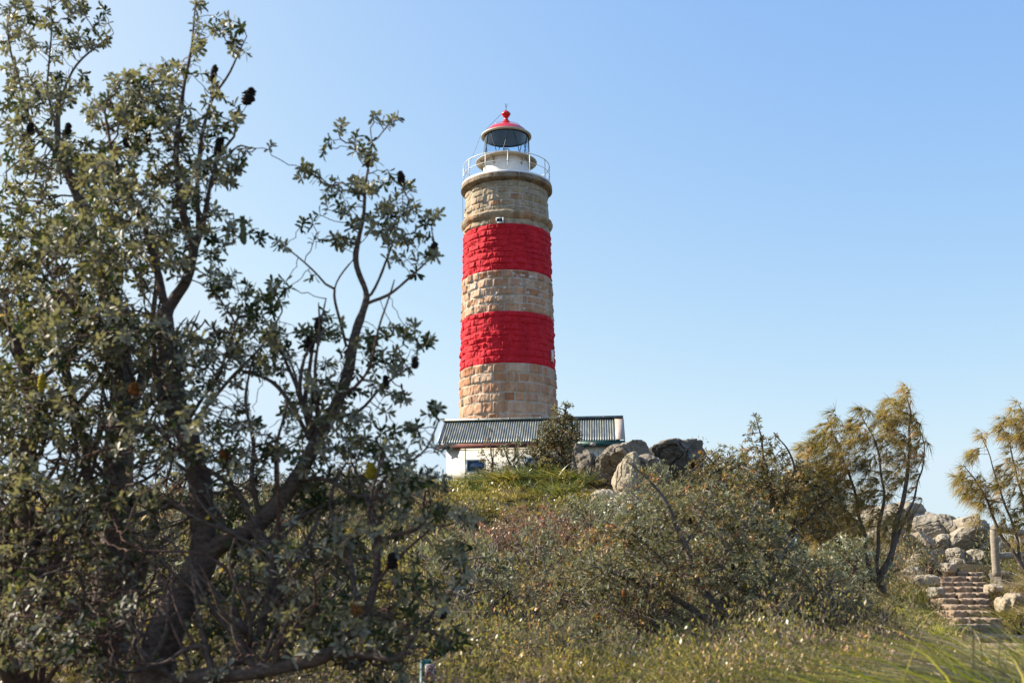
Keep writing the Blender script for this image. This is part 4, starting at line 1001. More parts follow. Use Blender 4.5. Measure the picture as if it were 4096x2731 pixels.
A_limbs = [
 ([(150,712,8.9),(154,670,8.9),(165,631,8.95),(187,588,9),(205,557,9)], .15, .125),
 ([(205,557,9),(201,514,9.1),(198,479,9.1),(185,435,9.1),(174,392,9.1),(168,348,9.1),(165,313,9.1)], .105, .07),
 ([(165,313,9.1),(176,297,9.1),(190,280,9.1),(196,245,9.1),(207,200,9),(223,152,9),(234,138,8.9)], .06, .015),
 ([(165,305,9.1),(155,262,9.2),(145,223,9.2),(125,185,9.1),(111,143,9.0),(105,110,9)], .045, .012),
 ([(196,250,9.1),(184,215,9.1),(178,180,9.1),(174,134,9.1),(185,78,9.1),(194,40,9.1),(196,8,9.1)], .04, .008),
 ([(198,225,9.1),(200,180,9),(201,138,9),(210,100,9),(228,76,8.9),(239,49,8.9),(246,36,8.9)], .03, .007),
 ([(210,190,9),(225,160,9),(240,140,8.9),(252,150,8.8),(262,148,8.8)], .018, .005),
 ([(205,557,9),(228,540,8.95),(261,522,8.9),(296,479,8.9),(313,444,8.9),(331,413,8.9),(344,379,8.9),(355,335,8.9),(361,318,8.9)], .10, .045),
 ([(361,318,8.9),(367,294,8.9),(362,286,8.9),(352,263,8.9),(356,235,8.9),(365,210,8.9),(370,146,8.9)], .035, .008),
 ([(365,303,8.9),(376,300,8.9),(388,294,8.9),(408,276,8.9),(426,263,8.9),(436,250,8.9)], .02, .007),
 ([(346,345,8.9),(337,318,8.8),(330,289,8.8),(341,270,8.8),(352,258,8.8)], .02, .01),
 ([(330,289,8.8),(311,268,8.8),(293,253,8.8),(284,247,8.8)], .012, .006),
 ([(367,300,8.9),(385,270,8.9),(395,245,9),(400,215,9)], .015, .006),
 ([(331,420,8.9),(345,413,8.9),(360,411,8.9),(377,388,8.9),(393,375,8.9),(416,362,8.9)], .022, .007),
 ([(150,690,8.9),(185,676,8.6),(250,670,8.4),(316,663,8.3),(349,639,8.3),(365,622,8.3),(375,589,8.3),(378,561,8.3),(380,517,8.3)], .085, .03),
 ([(330,655,8.3),(362,649,8.2),(398,660,8.1),(414,630,8.1),(431,614,8.1),(447,596,8.1)], .035, .01),
 ([(375,585,8.3),(392,560,8.3),(410,545,8.3),(435,528,8.3)], .02, .008),
 ([(378,540,8.3),(372,500,8.4),(390,470,8.4),(403,465,8.4),(426,452,8.4),(439,419,8.4)], .02, .007),
 ([(250,525,8.9),(272,560,8.7),(268,600,8.6),(258,640,8.6),(235,665,8.5)], .05, .04),
 ([(296,479,8.9),(330,480,8.7),(360,500,8.6),(400,495,8.5),(420,480,8.5)], .025, .008),
 ([(201,514,9.1),(165,500,9.3),(130,497,9.4),(110,480,9.5),(95,470,9.5)], .045, .02),
 ([(174,392,9.1),(140,360,9),(110,325,8.9),(70,300,8.8),(40,260,8.8)], .035, .01),
 ([(185,435,9.1),(215,400,9),(240,370,9),(262,340,9),(283,310,9)], .03, .008),
 ([(236,122,8.9),(243,113,8.9),(248,100,8.9)], .009, .006),
 ([(261,522,8.9),(250,480,8.8),(255,440,8.8),(245,400,8.8),(255,360,8.8)], .03, .01)]
A_bl = [ # cx cy rx ry dist depth leafprob
 (197,45,12,30,9.1,.3,.9,1.6),(222,30,22,14,9.0,.3,.9,1.6),(238,52,16,14,8.9,.3,1,1.5),(196,10,14,12,9.1,.25,.9,1.6),
 (135,85,32,22,9.0,.5,1,1.5),(172,75,22,22,9.1,.5,1,1.4),(115,115,35,26,9.0,.6,1,1.3),(160,120,38,30,9.1,.7,1,1.3),(215,95,16,26,9,.35,.8,1.2),(205,130,26,25,9,.5,1),(238,118,12,14,8.9,.3,.9,1.3),
 (268,150,9,6,8.8,.15,1,2),(228,165,22,26,8.9,.4,.9),(185,180,36,34,9.1,.7,1),(120,180,45,40,9.0,.8,1,1.2),(240,222,10,14,8.9,.3,.9),(215,225,24,28,9,.5,.9),(165,240,45,40,9.1,.8,.9),(90,250,50,45,8.9,.8,.9),
 (248,240,12,14,8.9,.3,.9),(225,285,24,26,9,.5,.9),(120,320,55,40,9,.8,.8),(245,310,25,26,9,.4,1,1.2),(270,300,14,22,9,.4,1,1.2),(285,295,10,16,9,.3,1,1.3),(260,350,34,34,9,.6,.9),(190,360,60,45,9.1,.8,.75),(60,330,45,45,8.9,.8,.8),
 (395,124,12,10,8.9,.2,1,1.8),(375,118,9,8,8.9,.2,1,1.8),(345,128,10,9,8.9,.2,1,1.6),(360,148,18,14,8.9,.3,1,1.3),(322,150,9,8,8.9,.2,1,1.5),(308,176,18,14,8.9,.3,1,1.4),(330,190,20,14,8.9,.3,1),(370,180,26,24,8.9,.4,1),(402,190,16,16,8.9,.3,1,1.2),
 (350,212,24,16,8.9,.35,1,1.2),(385,222,26,20,8.9,.4,1),(420,215,20,11,8.9,.3,1,1.4),(438,213,8,8,8.9,.2,1,1.5),(398,245,26,16,8.9,.35,1),(350,240,18,14,8.9,.3,1),(285,247,9,8,8.8,.2,1,1.8),(432,252,13,10,8.9,.25,1,1.5),(410,262,16,12,8.9,.25,.9),(312,215,10,10,8.9,.2,1),(330,235,12,12,8.9,.25,.9),
 (290,280,13,12,8.9,.25,1,1.3),(325,330,24,18,8.9,.4,1,1.3),(300,345,22,22,8.9,.4,1,1.2),(370,345,26,18,8.9,.4,1,1.2),(405,330,20,12,8.9,.3,1,1.3),(428,345,14,12,8.9,.3,1,1.3),(395,365,24,16,8.9,.35,1),(345,375,34,22,8.9,.5,.9),(318,395,38,26,8.9,.6,.8),(395,395,20,12,8.9,.3,.9),
 (400,428,20,14,8.6,.35,1,1.3),(433,412,10,14,8.4,.25,1,1.4),(385,450,34,22,8.6,.5,.9),(350,440,34,26,8.7,.5,.8),(440,448,12,12,8.3,.25,.9,1.2),(300,440,40,34,8.8,.6,.6),
 (425,485,26,22,8.4,.4,1,1.2),(460,512,16,12,8.2,.3,1,1.5),(475,518,10,8,8.1,.2,1,1.5),(420,520,30,22,8.3,.4,.9),(455,550,20,18,8.2,.35,1,1.4),(465,580,14,16,8.1,.3,1,1.4),(440,600,24,20,8.1,.35,1),(455,640,16,16,8.1,.3,1,1.2),(400,570,34,30,8.3,.5,.8),(360,545,40,34,8.4,.6,.6),
 (330,600,40,30,8.4,.5,.9,1.2),(300,560,40,36,8.6,.6,.5),(300,640,50,26,8.3,.4,.7),(380,620,40,30,8.2,.4,.8),(230,450,46,50,9,.8,.45),(250,600,50,40,8.8,.6,.4),(130,430,50,50,9.1,.8,.45),(200,620,40,40,8.9,.5,.3),(120,540,50,50,9,.7,.25),(210,660,60,20,8.5,.3,.5)]
A_bl += [(x_, y_, 34, 30, 9 + .5 * math.sin(x_ + y_), .7, lp_, 1.1) for x_, y_, lp_ in ((60,470,.3),(110,500,.25),(160,540,.3),(60,600,.25),(120,620,.3),(230,520,.35),(260,560,.35),(300,610,.5),(220,600,.3),(90,660,.35),(260,650,.45),(340,560,.6),(340,640,.6),(390,600,.7),(420,640,.7),(300,500,.6),(340,490,.7),(390,500,.8),(160,480,.4),(200,420,.5),(380,660,.6))]
A_cones = [(249,96,8.9,.17,.052,'cone',.25),(214,72,9,.15,.03,'cone',.1),(219,145,8.9,.16,.035,'cone',.3),(148,138,9,.14,.03,'cone'),(126,140,9,.12,.03,'cone'),(368,160,8.9,.13,.034,'cone'),(401,178,8.9,.14,.036,'cone',-.1),(434,248,8.9,.12,.034,'cone',.1),
 (243,230,8.8,.26,.028,'cone_green',-.1),(318,325,8.9,.15,.032,'cone'),(309,342,8.8,.13,.036,'cone'),(415,362,8.9,.11,.032,'cone'),(386,382,8.9,.13,.03,'cone',-.1),(134,388,8.8,.11,.04,'cone_orange'),(223,455,8.9,.11,.035,'cone_orange'),(357,608,8.2,.12,.045,'cone_orange'),(371,470,8.3,.13,.045,'cone_yellow'),
 (132,500,8.9,.1,.03,'cone'),(392,560,8.2,.13,.04,'cone'),(443,610,8.0,.12,.035,'cone',.1),(42,382,8.6,.16,.03,'cone_yellow')]
banksia_fg('banksia_tree', 'large foreground banksia with twin forked trunk and grey green leaves, dark cones against the sky', A_limbs, A_bl, 560, 9, A_cones, 3)
B_limbs = [
 ([(112,712,10.2),(108,660,10.2),(112,600,10.2),(118,540,10.2),(119,480,10.2),(118,430,10.2),(124,380,10.2),(116,320,10.2),(100,260,10.1),(85,210,10.1),(60,150,10),(58,100,10)], .20, .02),
 ([(118,490,10.2),(98,500,10.1),(86,480,10),(84,440,10),(76,400,10),(60,350,10)], .075, .03),
 ([(118,440,10.2),(135,400,10.2),(150,330,10.3),(160,260,10.3),(140,200,10.3)], .06, .015),
 ([(110,640,10.2),(140,600,10.1),(150,560,10),(160,500,10)], .05, .02),
 ([(58,105,10),(78,62,10),(96,45,10),(114,33,10)], .02, .006),([(60,150,10),(45,90,10),(50,40,10),(52,0,10)], .02, .006),([(62,160,10),(30,120,10),(12,60,10),(8,10,10)], .025, .008)]
B_bl = [(62,45,26,24,10,.4,1,1.3),(95,42,16,14,10,.3,.9,1.5),(105,22,9,10,10,.2,.9,1.6),(50,5,28,26,10,.4,1,1.3),(85,8,18,16,10,.3,1,1.3),(15,30,24,40,10,.5,1,1.2),(40,95,40,30,10,.6,1,1.1),(15,110,26,40,10,.5,1),(75,85,24,18,10,.4,.9),(45,160,50,40,10,.8,1),(95,165,32,34,10,.5,1),
 (20,230,45,50,10,.8,1),(75,240,45,45,10.1,.8,.8),(130,250,40,40,10.2,.7,.8),(40,320,50,45,10,.8,.8),(110,350,50,45,10.2,.8,.6),(30,420,50,50,10,.8,.6),(100,430,50,45,10.2,.7,.5),(160,430,40,40,10.2,.7,.5)]
banksia_fg('banksia_tree', 'rough barked banksia trunk rising straight behind the forked foreground banksia, near the left edge', B_limbs, B_bl, 400, 10, [(30,128,9.8,.13,.035,'cone'),(68,128,9.8,.12,.032,'cone'),(84,182,9.9,.12,.03,'cone'),(90,114,9.9,.09,.035,'cone_orange')], 5, bark='bark_grey')
C_limbs = [
 ([(20,712,9.6),(34,650,9.6),(36,600,9.6),(30,540,9.6),(22,480,9.6),(35,420,9.6),(20,350,9.6),(5,290,9.6)], .13, .03),
 ([(36,610,9.6),(60,560,9.5),(70,500,9.4),(95,440,9.3),(100,390,9.3)], .045, .015),
 ([(34,650,9.6),(0,600,9.5),(-15,540,9.4),(-10,470,9.4)], .05, .02),
 ([(22,700,9.6),(5,670,9.3),(-12,640,9.1),(-30,600,9)], .10, .06),
 ([(40,690,9.4),(75,640,9.0),(85,590,8.9),(70,550,8.8)], .03, .01)]
C_bl = [(15,300,40,50,9.5,.7,.9),(10,400,45,50,9.4,.8,.8,1.2),(70,420,40,45,9.2,.6,.7),(5,490,40,45,9.2,.7,.7,1.2),(60,520,50,50,9.2,.7,.5,1.2),(20,570,50,45,9.0,.6,.55,1.3),(95,580,50,45,9.0,.6,.35,1.2),(50,635,50,35,8.6,.5,.8,1.3),(110,650,50,30,8.8,.5,.3),(10,640,35,35,8.6,.4,.5,1.2)]
banksia_fg('banksia_tree', 'dark leaning banksia at the lower left corner with low bare twigs', C_limbs, C_bl, 520, 9.3, [(38,540,8.9,.1,.032,'cone')], 6, bark='bark')
# ------------------------------------------------------------------ shrubs and trees on the slope
def shrub(name, label, cat, limbs, bl, dens, dist, seed, leaf, bark='twig', step=.08, di=.8, dk=.11, L=.06, W=.02, K=7, tip=.003, incl=(25, 75), shape='quad', cones=(), group=None, back=2, trop=(0, 0, .15), trunkname='stem', grav=.05, jit=.25):
    rng = np.random.default_rng(seed); T = Tree(step, seed)
    for pts, r0, r1 in limbs:
        d_ = [p[2] if len(p) > 2 else dist for p in pts]; T.limb(P([p[0] for p in pts], [p[1] for p in pts], d_), r0, r1)
    A, lp = blobs(bl, rng, dens * (3.2 if leaf == 'needle' else 5)); lp = lp * (1 if leaf == 'needle' else .72); T.grow(A, lp, di, dk * .72, trop=trop, jit=jit); T.finish(tip, 2.3)
    t = thing(name, T.P[0], label, cat, group); T.tubes(trunkname, M[bark], t); u = T.tips(back)
    if leaf == 'needle':
        N = len(u); k = K; p = np.repeat(T.P[u], k, 0); d0 = np.repeat(T.dir[u], k, 0); wind = nrm(np.array([[-.75, .05, -.35]]))
        d = nrm(d0 * .55 + wind * .5 + rng.normal(0, .28, (N * k, 3))); LL = L * rng.uniform(.5, 1.2, N * k)
        bd = np.array([-.25, 0, -.75]) * LL[:, None] * rng.uniform(.2, .7, (N * k, 1)) + rng.normal(0, .03, (N * k, 3))
        V, Q = blades(p, d, LL, W * rng.uniform(.6, 1.3, N * k), bd, 3, rng, .25)
        r = np.clip(np.repeat(rng.uniform(0, 1, N), k) * .5 + rng.uniform(0, 1, N * k) * .5, 0, 1)
        pos = np.repeat(T.P[u], k, 0); r = np.clip(r + .35 * vn(pos * 1.6, 4), 0, 1)
        leafmesh('crown', [(V, Q, None, r)], M['needle'], t)
    else:
        V, Q, T_, r = rosette(T.P[u], T.dir[u], K, L, W, rng, incl, shape, grav=grav)
        r = np.clip(r + .3 * np.repeat(vn(T.P[u] * 1.5, 4), K), 0, 1)
        leafmesh('crown', [(V, Q, T_, r)], M[leaf], t)
    for i, (x, y, d_, h, rr, mt, *o) in enumerate(cones): cone_at(x, y, d_, h, rr, M[mt], t, o[0] if o else 0, seed=i, name='flower_cone')
    print(name, len(T.P), len(u) * K); return t
# sprawling banksia in the middle right
shrub('banksia_shrub', 'big sprawling banksia shrub with grey crooked limbs in the middle of the slope', 'shrub', [
 ([(752,655,17),(742,635,17),(728,622,17),(712,603,17),(700,580,17),(684,545,17),(672,510,17),(655,488,17),(640,472,17),(628,462,17)], .075, .012),
 ([(740,632,17),(718,622,17.1),(700,612,17.1),(682,600,17.1),(660,585,17.1),(640,580,17.1),(615,570,17.1),(596,566,17.1)], .055, .012),
 ([(700,612,17.1),(682,625,17),(660,632,16.8),(640,640,16.7)], .03, .01),
 ([(728,622,17),(722,590,17.2),(722,560,17.3),(740,530,17.3),(760,500,17.3)], .035, .01),
 ([(745,640,17),(760,610,17),(772,580,17),(785,550,17),(800,530,17)], .04, .01),
 ([(750,648,17),(780,625,16.8),(805,600,16.8),(830,580,16.8)], .035, .01),
 ([(700,580,17),(688,560,17.3),(676,575,17.4),(650,545,17.4),(620,530,17.4),(605,520,17.4)], .03, .008),
 ([(684,545,17),(700,520,17.2),(710,500,17.2),(715,480,17.2)], .02, .007)],
 [(632,462,10,8,17,.2,.9,2),(648,480,14,12,17,.3,.8,1.4),(640,500,30,16,17.2,.4,.8),(680,505,34,24,17.3,.6,.9),(715,500,34,24,17.4,.6,.9),(655,530,50,26,17.3,.7,.9),(610,545,34,24,17.3,.6,.9),(700,545,50,30,17.2,.8,.8),(750,530,40,26,17.3,.7,.9),
  (600,575,34,22,17.1,.6,.8),(650,575,50,28,17.1,.8,.6),(710,580,50,30,17,.8,.5),(770,570,46,30,17,.8,.8),(815,575,34,24,16.9,.6,.9),(640,615,50,22,16.8,.6,.5),(700,630,40,20,16.7,.6,.35),(770,610,50,28,16.8,.8,.7),(830,600,34,24,16.8,.6,.8),(720,655,50,14,16.5,.5,.5),(790,640,40,20,16.6,.6,.6)],
 100, 17, 21, 'leaf_olive', bark='bark_grey', L=.072, W=.021, K=7, tip=.0045, dk=.1, cones=[(706,560,16.8,.1,.035,'cone_orange'),(690,520,17,.1,.03,'cone'),(768,603,16.6,.1,.035,'cone_yellow'),(733,566,16.6,.1,.03,'cone'),(624,593,16.6,.12,.035,'cone_orange')])
shrub('banksia_shrub', 'dense dark green banksia shrub rising against the sky between boulders and casuarina', 'shrub', [
 ([(770,560,27),(768,530,27),(772,505,27),(768,480,27),(764,455,27),(760,432,27),(758,422,27)], .10, .012),
 ([(766,540,27),(745,510,27),(728,485,27),(715,465,27),(705,455,27)], .07, .012),
 ([(768,520,27),(785,495,27),(795,470,27),(790,450,27),(775,432,27)], .05, .012),
 ([(770,545,27),(800,525,27),(820,505,27),(830,490,27)], .06, .012)],
 [(757,422,7,9,27,.3,1,2.4),(756,440,15,12,27,.4,1,1.5),(775,445,12,10,27,.4,1,1.3),(760,462,34,16,27,.8,1,1.2),(722,455,14,12,27,.5,1,1.4),(710,465,22,16,27,.6,1,1.2),(700,482,26,18,27,.8,1,1.1),(738,480,34,22,27,1,1,1.1),(785,478,34,24,27,1,1,1.1),(690,500,30,20,26.8,.8,1),(740,508,44,24,26.8,1,.9),(800,505,36,26,27,1,.9),(828,500,18,20,27,.7,.9),(770,535,50,18,26.6,1,.6),(815,530,22,18,26.8,.8,.7)],
 44, 27, 22, 'leaf_olive', bark='bark', step=.11, di=1.2, dk=.15, L=.10, W=.032, K=8, tip=.006)
shrub('banksia_shrub', 'low rounded banksia shrub with bright grey green leaf tips left of the casuarina trunk', 'shrub', [
 ([(835,610,21),(830,590,21),(820,572,21),(800,560,21)], .05, .012),([(835,605,21),(850,580,21),(858,560,21)], .04, .01),([(832,600,21),(810,592,21),(785,580,21)], .03, .01)],
 [(850,548,22,14,21,.5,1,1.4),(825,558,24,14,21,.6,1,1.2),(800,562,24,14,21,.6,1,1.1),(860,570,18,18,21,.5,.9),(830,585,36,20,20.8,.7,.9),(795,588,24,18,20.8,.6,.9),(845,605,26,14,20.6,.6,.8)],
 80, 21, 23, 'leaf_grey', step=.09, di=.9, dk=.12, L=.075, W=.022, K=8, tip=.004)
shrub('small_banksia_tree', 'small upright banksia tree with reddish stems before the right half of the hut', 'tree', [
 ([(566,478,52),(565,462,52),(563,445,52),(562,425,52),(565,408,52),(568,402,52)], .10, .02),([(565,462,52),(556,448,52),(548,436,52),(543,425,52)], .06, .02),([(564,450,52),(572,438,52),(572,420,52)], .05, .015),([(565,465,52),(553,458,52),(540,453,52),(532,450,52)], .05, .015),([(566,468,52),(575,455,52),(578,445,52)], .04, .015)],
 [(568,405,6,5,52,.4,1,2),(556,408,5,4,52,.4,1,2),(562,418,13,8,52,.7,1,1.5),(548,428,12,9,52,.7,1,1.3),(562,436,20,11,52,.9,1,1.5),(543,445,15,9,52,.8,1,1.6),(570,450,14,11,52,.8,1,1.3),(575,430,7,9,52,.6,1,1.3),(556,470,20,9,52,.9,.9,1.2),(552,458,20,8,52,.9,.8),(575,465,10,8,52,.7,.7),(535,452,8,6,52,.6,1,1.2)],
 55, 52, 24, 'leaf_olive', step=.13, di=1.3, dk=.15, L=.12, W=.042, K=7, tip=.011)
shrub('banksia_sapling', 'thin wispy sapling standing in front of the hut window', 'sapling', [
 ([(492,482,52),(492,465,52),(490,450,52),(489,438,52),(490,427,52)], .04, .012),([(492,465,52),(485,455,52),(482,448,52)], .02, .01),([(491,460,52),(498,450,52),(502,444,52)], .02, .01)],
 [(490,430,4,5,52,.3,.8,2.5),(488,442,6,6,52,.4,.9,2),(484,456,7,7,52,.5,.9,2),(498,450,6,6,52,.4,.9,2),(491,468,9,7,52,.6,.8,1.5)], 20, 52, 25, 'leaf_olive', step=.12, di=1.2, dk=.16, L=.10, W=.035, K=6, tip=.010)
shrub('banksia_sapling', 'pale green leafy sapling beside the wispy one, in front of the hut wall', 'sapling', [
 ([(515,482,52),(514,468,52),(513,455,52),(516,443,52)], .05, .014),([(514,468,52),(506,458,52),(504,448,52)], .03, .012),([(514,465,52),(522,455,52),(527,449,52)], .03, .012)],
 [(518,442,6,6,52,.4,1,2),(505,450,7,7,52,.5,1,1.8),(516,455,12,8,52,.7,1,1.5),(528,452,7,7,52,.5,1,1.5),(512,468,14,8,52,.8,1,1.2),(530,466,9,7,52,.6,1,1.2)], 22, 52, 26, 'leaf_grey', step=.12, di=1.2, dk=.16, L=.11, W=.036, K=7, tip=.010)
shrub('young_shrub', 'bright yellow green young shrub at the base of the small tree by the hut', 'shrub', [([(545,484,51),(545,470,51),(546,460,51)], .03, .01)],
 [(545,465,8,8,51,.5,1,2),(540,474,12,6,51,.7,1,1.5)], 24, 51, 27, 'leaf_yellow', step=.12, di=1.2, dk=.16, L=.11, W=.04, K=7, tip=.008)
shrub('dead_shrub', 'thin dead grey shrub with bare twigs in front of the wedge shaped boulder', 'shrub', [
 ([(656,560,30),(652,530,30),(648,512,30),(640,500,30),(630,490,30),(622,482,30)], .03, .008),([(650,520,30),(652,505,30),(648,495,30),(652,484,30)], .02, .007),([(654,540,30),(664,525,30),(672,512,30)], .02, .007)],
 [(625,484,8,8,30,.3,.5,2),(652,488,10,10,30,.4,.9,2),(640,500,16,10,30,.4,.3,1.5),(668,515,12,12,30,.4,.6,1.5)], 40, 30, 28, 'leaf_olive', bark='bark_grey', step=.09, di=1, dk=.14, L=.07, W=.022, K=6, tip=.006)
# casuarinas
shrub('casuarina_tree', 'multi stemmed casuarina with drooping golden green needles beside the stone steps', 'tree', [
 ([(893,604,28),(884,592,28),(880,578,28),(888,562,28),(893,545,28),(896,520,28),(903,495,28),(908,470,28),(911,440,28),(909,410,28),(906,392,28)], 0.096, 0.015),
 ([(884,592,28),(872,575,28),(866,555,28),(866,535,28),(858,510,28),(852,480,28),(842,450,28),(832,430,28),(828,418,28)], 0.060, 0.012),
 ([(880,580,28),(876,555,28),(878,525,28),(884,500,28),(882,470,28),(876,445,28),(866,420,28),(860,410,28)], 0.054, 0.012),
 ([(893,548,28),(905,520,28),(916,490,28),(922,465,28),(924,445,28),(920,430,28)], 0.036, 0.011),
 ([(888,595,28),(870,590,28),(852,565,28),(840,545,28),(832,520,28),(820,500,28),(812,475,28),(806,450,28)], 0.048, 0.011),
 ([(866,535,28),(850,515,28),(838,500,28),(830,480,28)], 0.030, 0.011),([(893,535,28),(905,525,28),(915,508,28),(922,500,28)], 0.018, 0.010)],
 [(907,392,6,9,28,.4,1,1.8),(898,408,18,14,28,.8,1,1.2),(888,425,14,20,28,.8,.9,1.1),(912,430,16,20,28,.8,.9),(922,450,9,16,28,.6,.8,1.2),(905,460,18,24,28,.9,.7),(863,412,9,10,28,.5,1,1.8),(860,430,18,16,28,.8,1,1.2),(872,448,16,20,28,.8,.9),(850,455,20,20,28,.9,.9),
  (833,418,8,9,28,.5,1,1.6),(828,440,18,20,28,.8,1,1.2),(806,452,9,14,28,.6,1,1.6),(812,480,14,30,28,.7,1,2.0),(808,510,12,26,28,.6,1,1.8),(835,480,22,30,28,.9,1,1.5),(860,490,22,24,28,.9,.8,.9),(885,485,18,24,28,.9,.6,.8),(845,520,26,20,27.8,.9,.9,1.4),(822,525,16,22,27.8,.6,1,1.8),(880,525,20,20,28,.8,.5,.8),(900,520,14,20,28,.6,.6,.8),(920,500,8,10,28,.3,.8,1),(835,545,20,10,27.6,.6,.7,.9),(908,475,14,22,28,.7,.6,.8)],
 24, 28, 31, 'needle', bark='bark_cas', step=.11, di=1.3, dk=.17, L=.30, W=.012, K=22, tip=.005, back=2, trop=(0, 0, .3), trunkname='trunk')
shrub('casuarina_tree', 'casuarina leaning in from the right edge above the timber fence', 'tree', [
 ([(1052,612,30),(1040,590,30),(1022,568,30),(1010,548,30),(1000,530,30),(992,512,30),(985,495,30),(975,478,30),(965,468,30)], 0.078, 0.011),
 ([(1022,568,30),(1018,540,30),(1008,510,30),(998,480,30),(990,455,30),(984,440,30)], 0.042, 0.010),
 ([(1040,590,30),(1035,550,30),(1025,510,30),(1018,475,30),(1008,440,30),(1000,425,30)], 0.048, 0.010),
 ([(1045,600,30),(1048,540,30),(1040,480,30),(1030,430,30),(1020,405,30)], 0.054, 0.011),([(1000,530,30),(988,528,30),(975,522,30)], 0.012, 0.010)],
 [(983,436,6,9,30,.5,1,1.8),(975,455,10,10,30,.6,1,1.4),(963,470,10,12,30,.6,1,1.5),(972,485,16,14,30,.8,1,1.2),(985,500,16,14,30,.8,1,1.1),(1000,485,16,22,30,.8,.9,1),(1003,425,9,8,30,.6,1,1.5),(1015,440,14,18,30,.8,1,1.2),(1020,415,14,14,30,.7,1,1.3),(1035,430,18,26,30,.9,1),(1020,470,18,20,30,.8,.8),(1040,490,20,26,30,.9,.9),(1010,515,18,18,30,.7,.7),(976,518,10,7,30,.4,.9,1.1),(1030,530,20,24,30,.8,.6)],
 24, 30, 32, 'needle', bark='bark_cas', step=.11, di=1.3, dk=.17, L=.28, W=.012, K=20, tip=.005, back=2, trop=(-.1, 0, .2), trunkname='trunk')
# more individual shrubs: (name, label, px, base row, dist, half width px, height px, leaf material, leaf L, W, density)
def mound(label, px, yb, dist, hw, hp, leaf, L, W, dens, seed, lp=1.0, bark='twig', K=7, cat='shrub', name='low_shrub', tip=.004, cones=(), step=.09, dk=.12):
    g = G(px, dist); gx_, gy_ = proj(g); yb = float(gy_) + 1
    limbs = []; rng = np.random.default_rng(seed)
    for k in range(5):
        a = rng.uniform(-.8, .8); limbs.append(([(px, yb, dist), (px + a * hw * .4, yb - hp * .4, dist + rng.uniform(-.2, .2)), (px + a * hw, yb - hp * rng.uniform(.7, .9), dist + rng.uniform(-.4, .4))], .02 + .0008 * dist, .006))
    bl = [(px + hw * math.cos(a_) * .62, yb - hp * (.45 + .38 * abs(math.sin(a_ * 1.0 + seed))), hw * .42, hp * .3, dist + .3 * math.sin(a_ * 3), hw / F * dist * .5, lp, 1.1) for a_ in np.linspace(0, 2 * math.pi, 7)] + [(px, yb - hp * .72, hw * .4, hp * .25, dist, hw / F * dist * .4, lp, 1.2)]
    return shrub(name, label, cat, limbs, bl, dens, dist, seed, leaf, bark=bark, step=step, di=1.0, dk=dk, L=L, W=W, K=K, tip=tip, cones=cones)
PR = {}
PR['red'] = mound('reddish tipped low shrub right of the pale dry twigs, midway up the slope', 528, 575, 32, 26, 24, 'leaf_red', .07, .022, 38, 41)
mound('reddish tipped low shrub under the grey dry thicket, right one of the pair', 562, 570, 33, 24, 24, 'leaf_red', .07, .022, 38, 42)
mound('small dark green shrub with red tips between the reddish shrubs and the big banksia shrub', 590, 575, 31, 18, 22, 'leaf_red', .07, .02, 36, 43)
PR['olive'] = mound('grey green banksia shrub with black cones low in the middle foreground', 560, 620, 22, 36, 44, 'leaf_olive', .06, .018, 46, 44, cones=[(536,588,21.5,.12,.04,'cone'),(545,590,21.4,.12,.04,'cone'),(520,620,21.4,.12,.045,'cone_orange'),(548,640,21,.1,.035,'cone')])
PR['grey'] = mound('grey green banksia shrub under the ledge rocks, upper middle of the slope', 600, 560, 34, 32, 34, 'leaf_grey', .085, .025, 26, 45, cones=[(603,549,33.5,.16,.055,'cone_orange')], step=.11, dk=.16)
mound('olive banksia shrub at the right side of the summit grass, below the leftmost boulder', 585, 520, 43, 20, 24, 'leaf_grey', .11, .035, 18, 46, step=.13, dk=.18)
mound('bushy banksia shrub below the ribbed boulder, right of the ledge', 672, 530, 38, 36, 40, 'leaf_olive', .09, .028, 22, 47, step=.12, dk=.17)
mound('sparse low banksia shrub with orange cones near the bottom centre', 600, 655, 17.5, 46, 46, 'leaf_olive', .05, .015, 60, 48, lp=.8, cones=[(598,615,17,.1,.035,'cone_orange'),(566,628,17,.09,.03,'cone_orange')])
PR['yellow'] = mound('leafy yellow green shrub below the summit grass at the left side of the mound', 470, 515, 42, 34, 16, 'leaf_yellow', .09, .035, 26, 49, step=.12, dk=.16)
mound('leafy yellow green shrub right of the similar one, under the summit grass', 520, 512, 43, 34, 17, 'leaf_yellow', .09, .035, 26, 50, step=.12, dk=.16)
mound('dark twiggy shrub crest behind the yellow green shrubs, left of the hut', 425, 492, 56, 13, 26, 'leaf_olive', .12, .04, 18, 51, step=.14, dk=.2)
mound('tall dark shrub on the skyline left of the hut, beyond the foreground banksia', 395, 495, 58, 20, 28, 'leaf_dark', .13, .045, 16, 52, step=.15, dk=.2)
mound('olive shrub on the skyline further left behind the foreground banksia', 355, 498, 58, 26, 32, 'leaf_olive', .13, .045, 14, 53, step=.15, dk=.2)
mound('broad dark shrub on the skyline behind the two forks of the foreground banksia', 300, 510, 52, 34, 40, 'leaf_dark', .13, .045, 12, 54, step=.15, dk=.2)
mound('dark shrub in the hollow behind the foreground banksia trunk', 230, 560, 34, 44, 50, 'leaf_dark', .09, .03, 16, 55, step=.12, dk=.17)
mound('tangled olive shrub behind the foreground banksia at mid height on the left', 120, 560, 36, 60, 60, 'leaf_olive', .09, .03, 14, 56, step=.12, dk=.17)
mound('dark tangled shrub at the far left behind the banksia trunks', 20, 570, 34, 60, 70, 'leaf_dark', .09, .03, 14, 57, step=.12, dk=.17)
mound('dark low shrub in shade between the sprawling banksia and the casuarina', 835, 650, 17.5, 44, 48, 'leaf_dark', .045, .014, 60, 58, lp=.8, bark='bark')
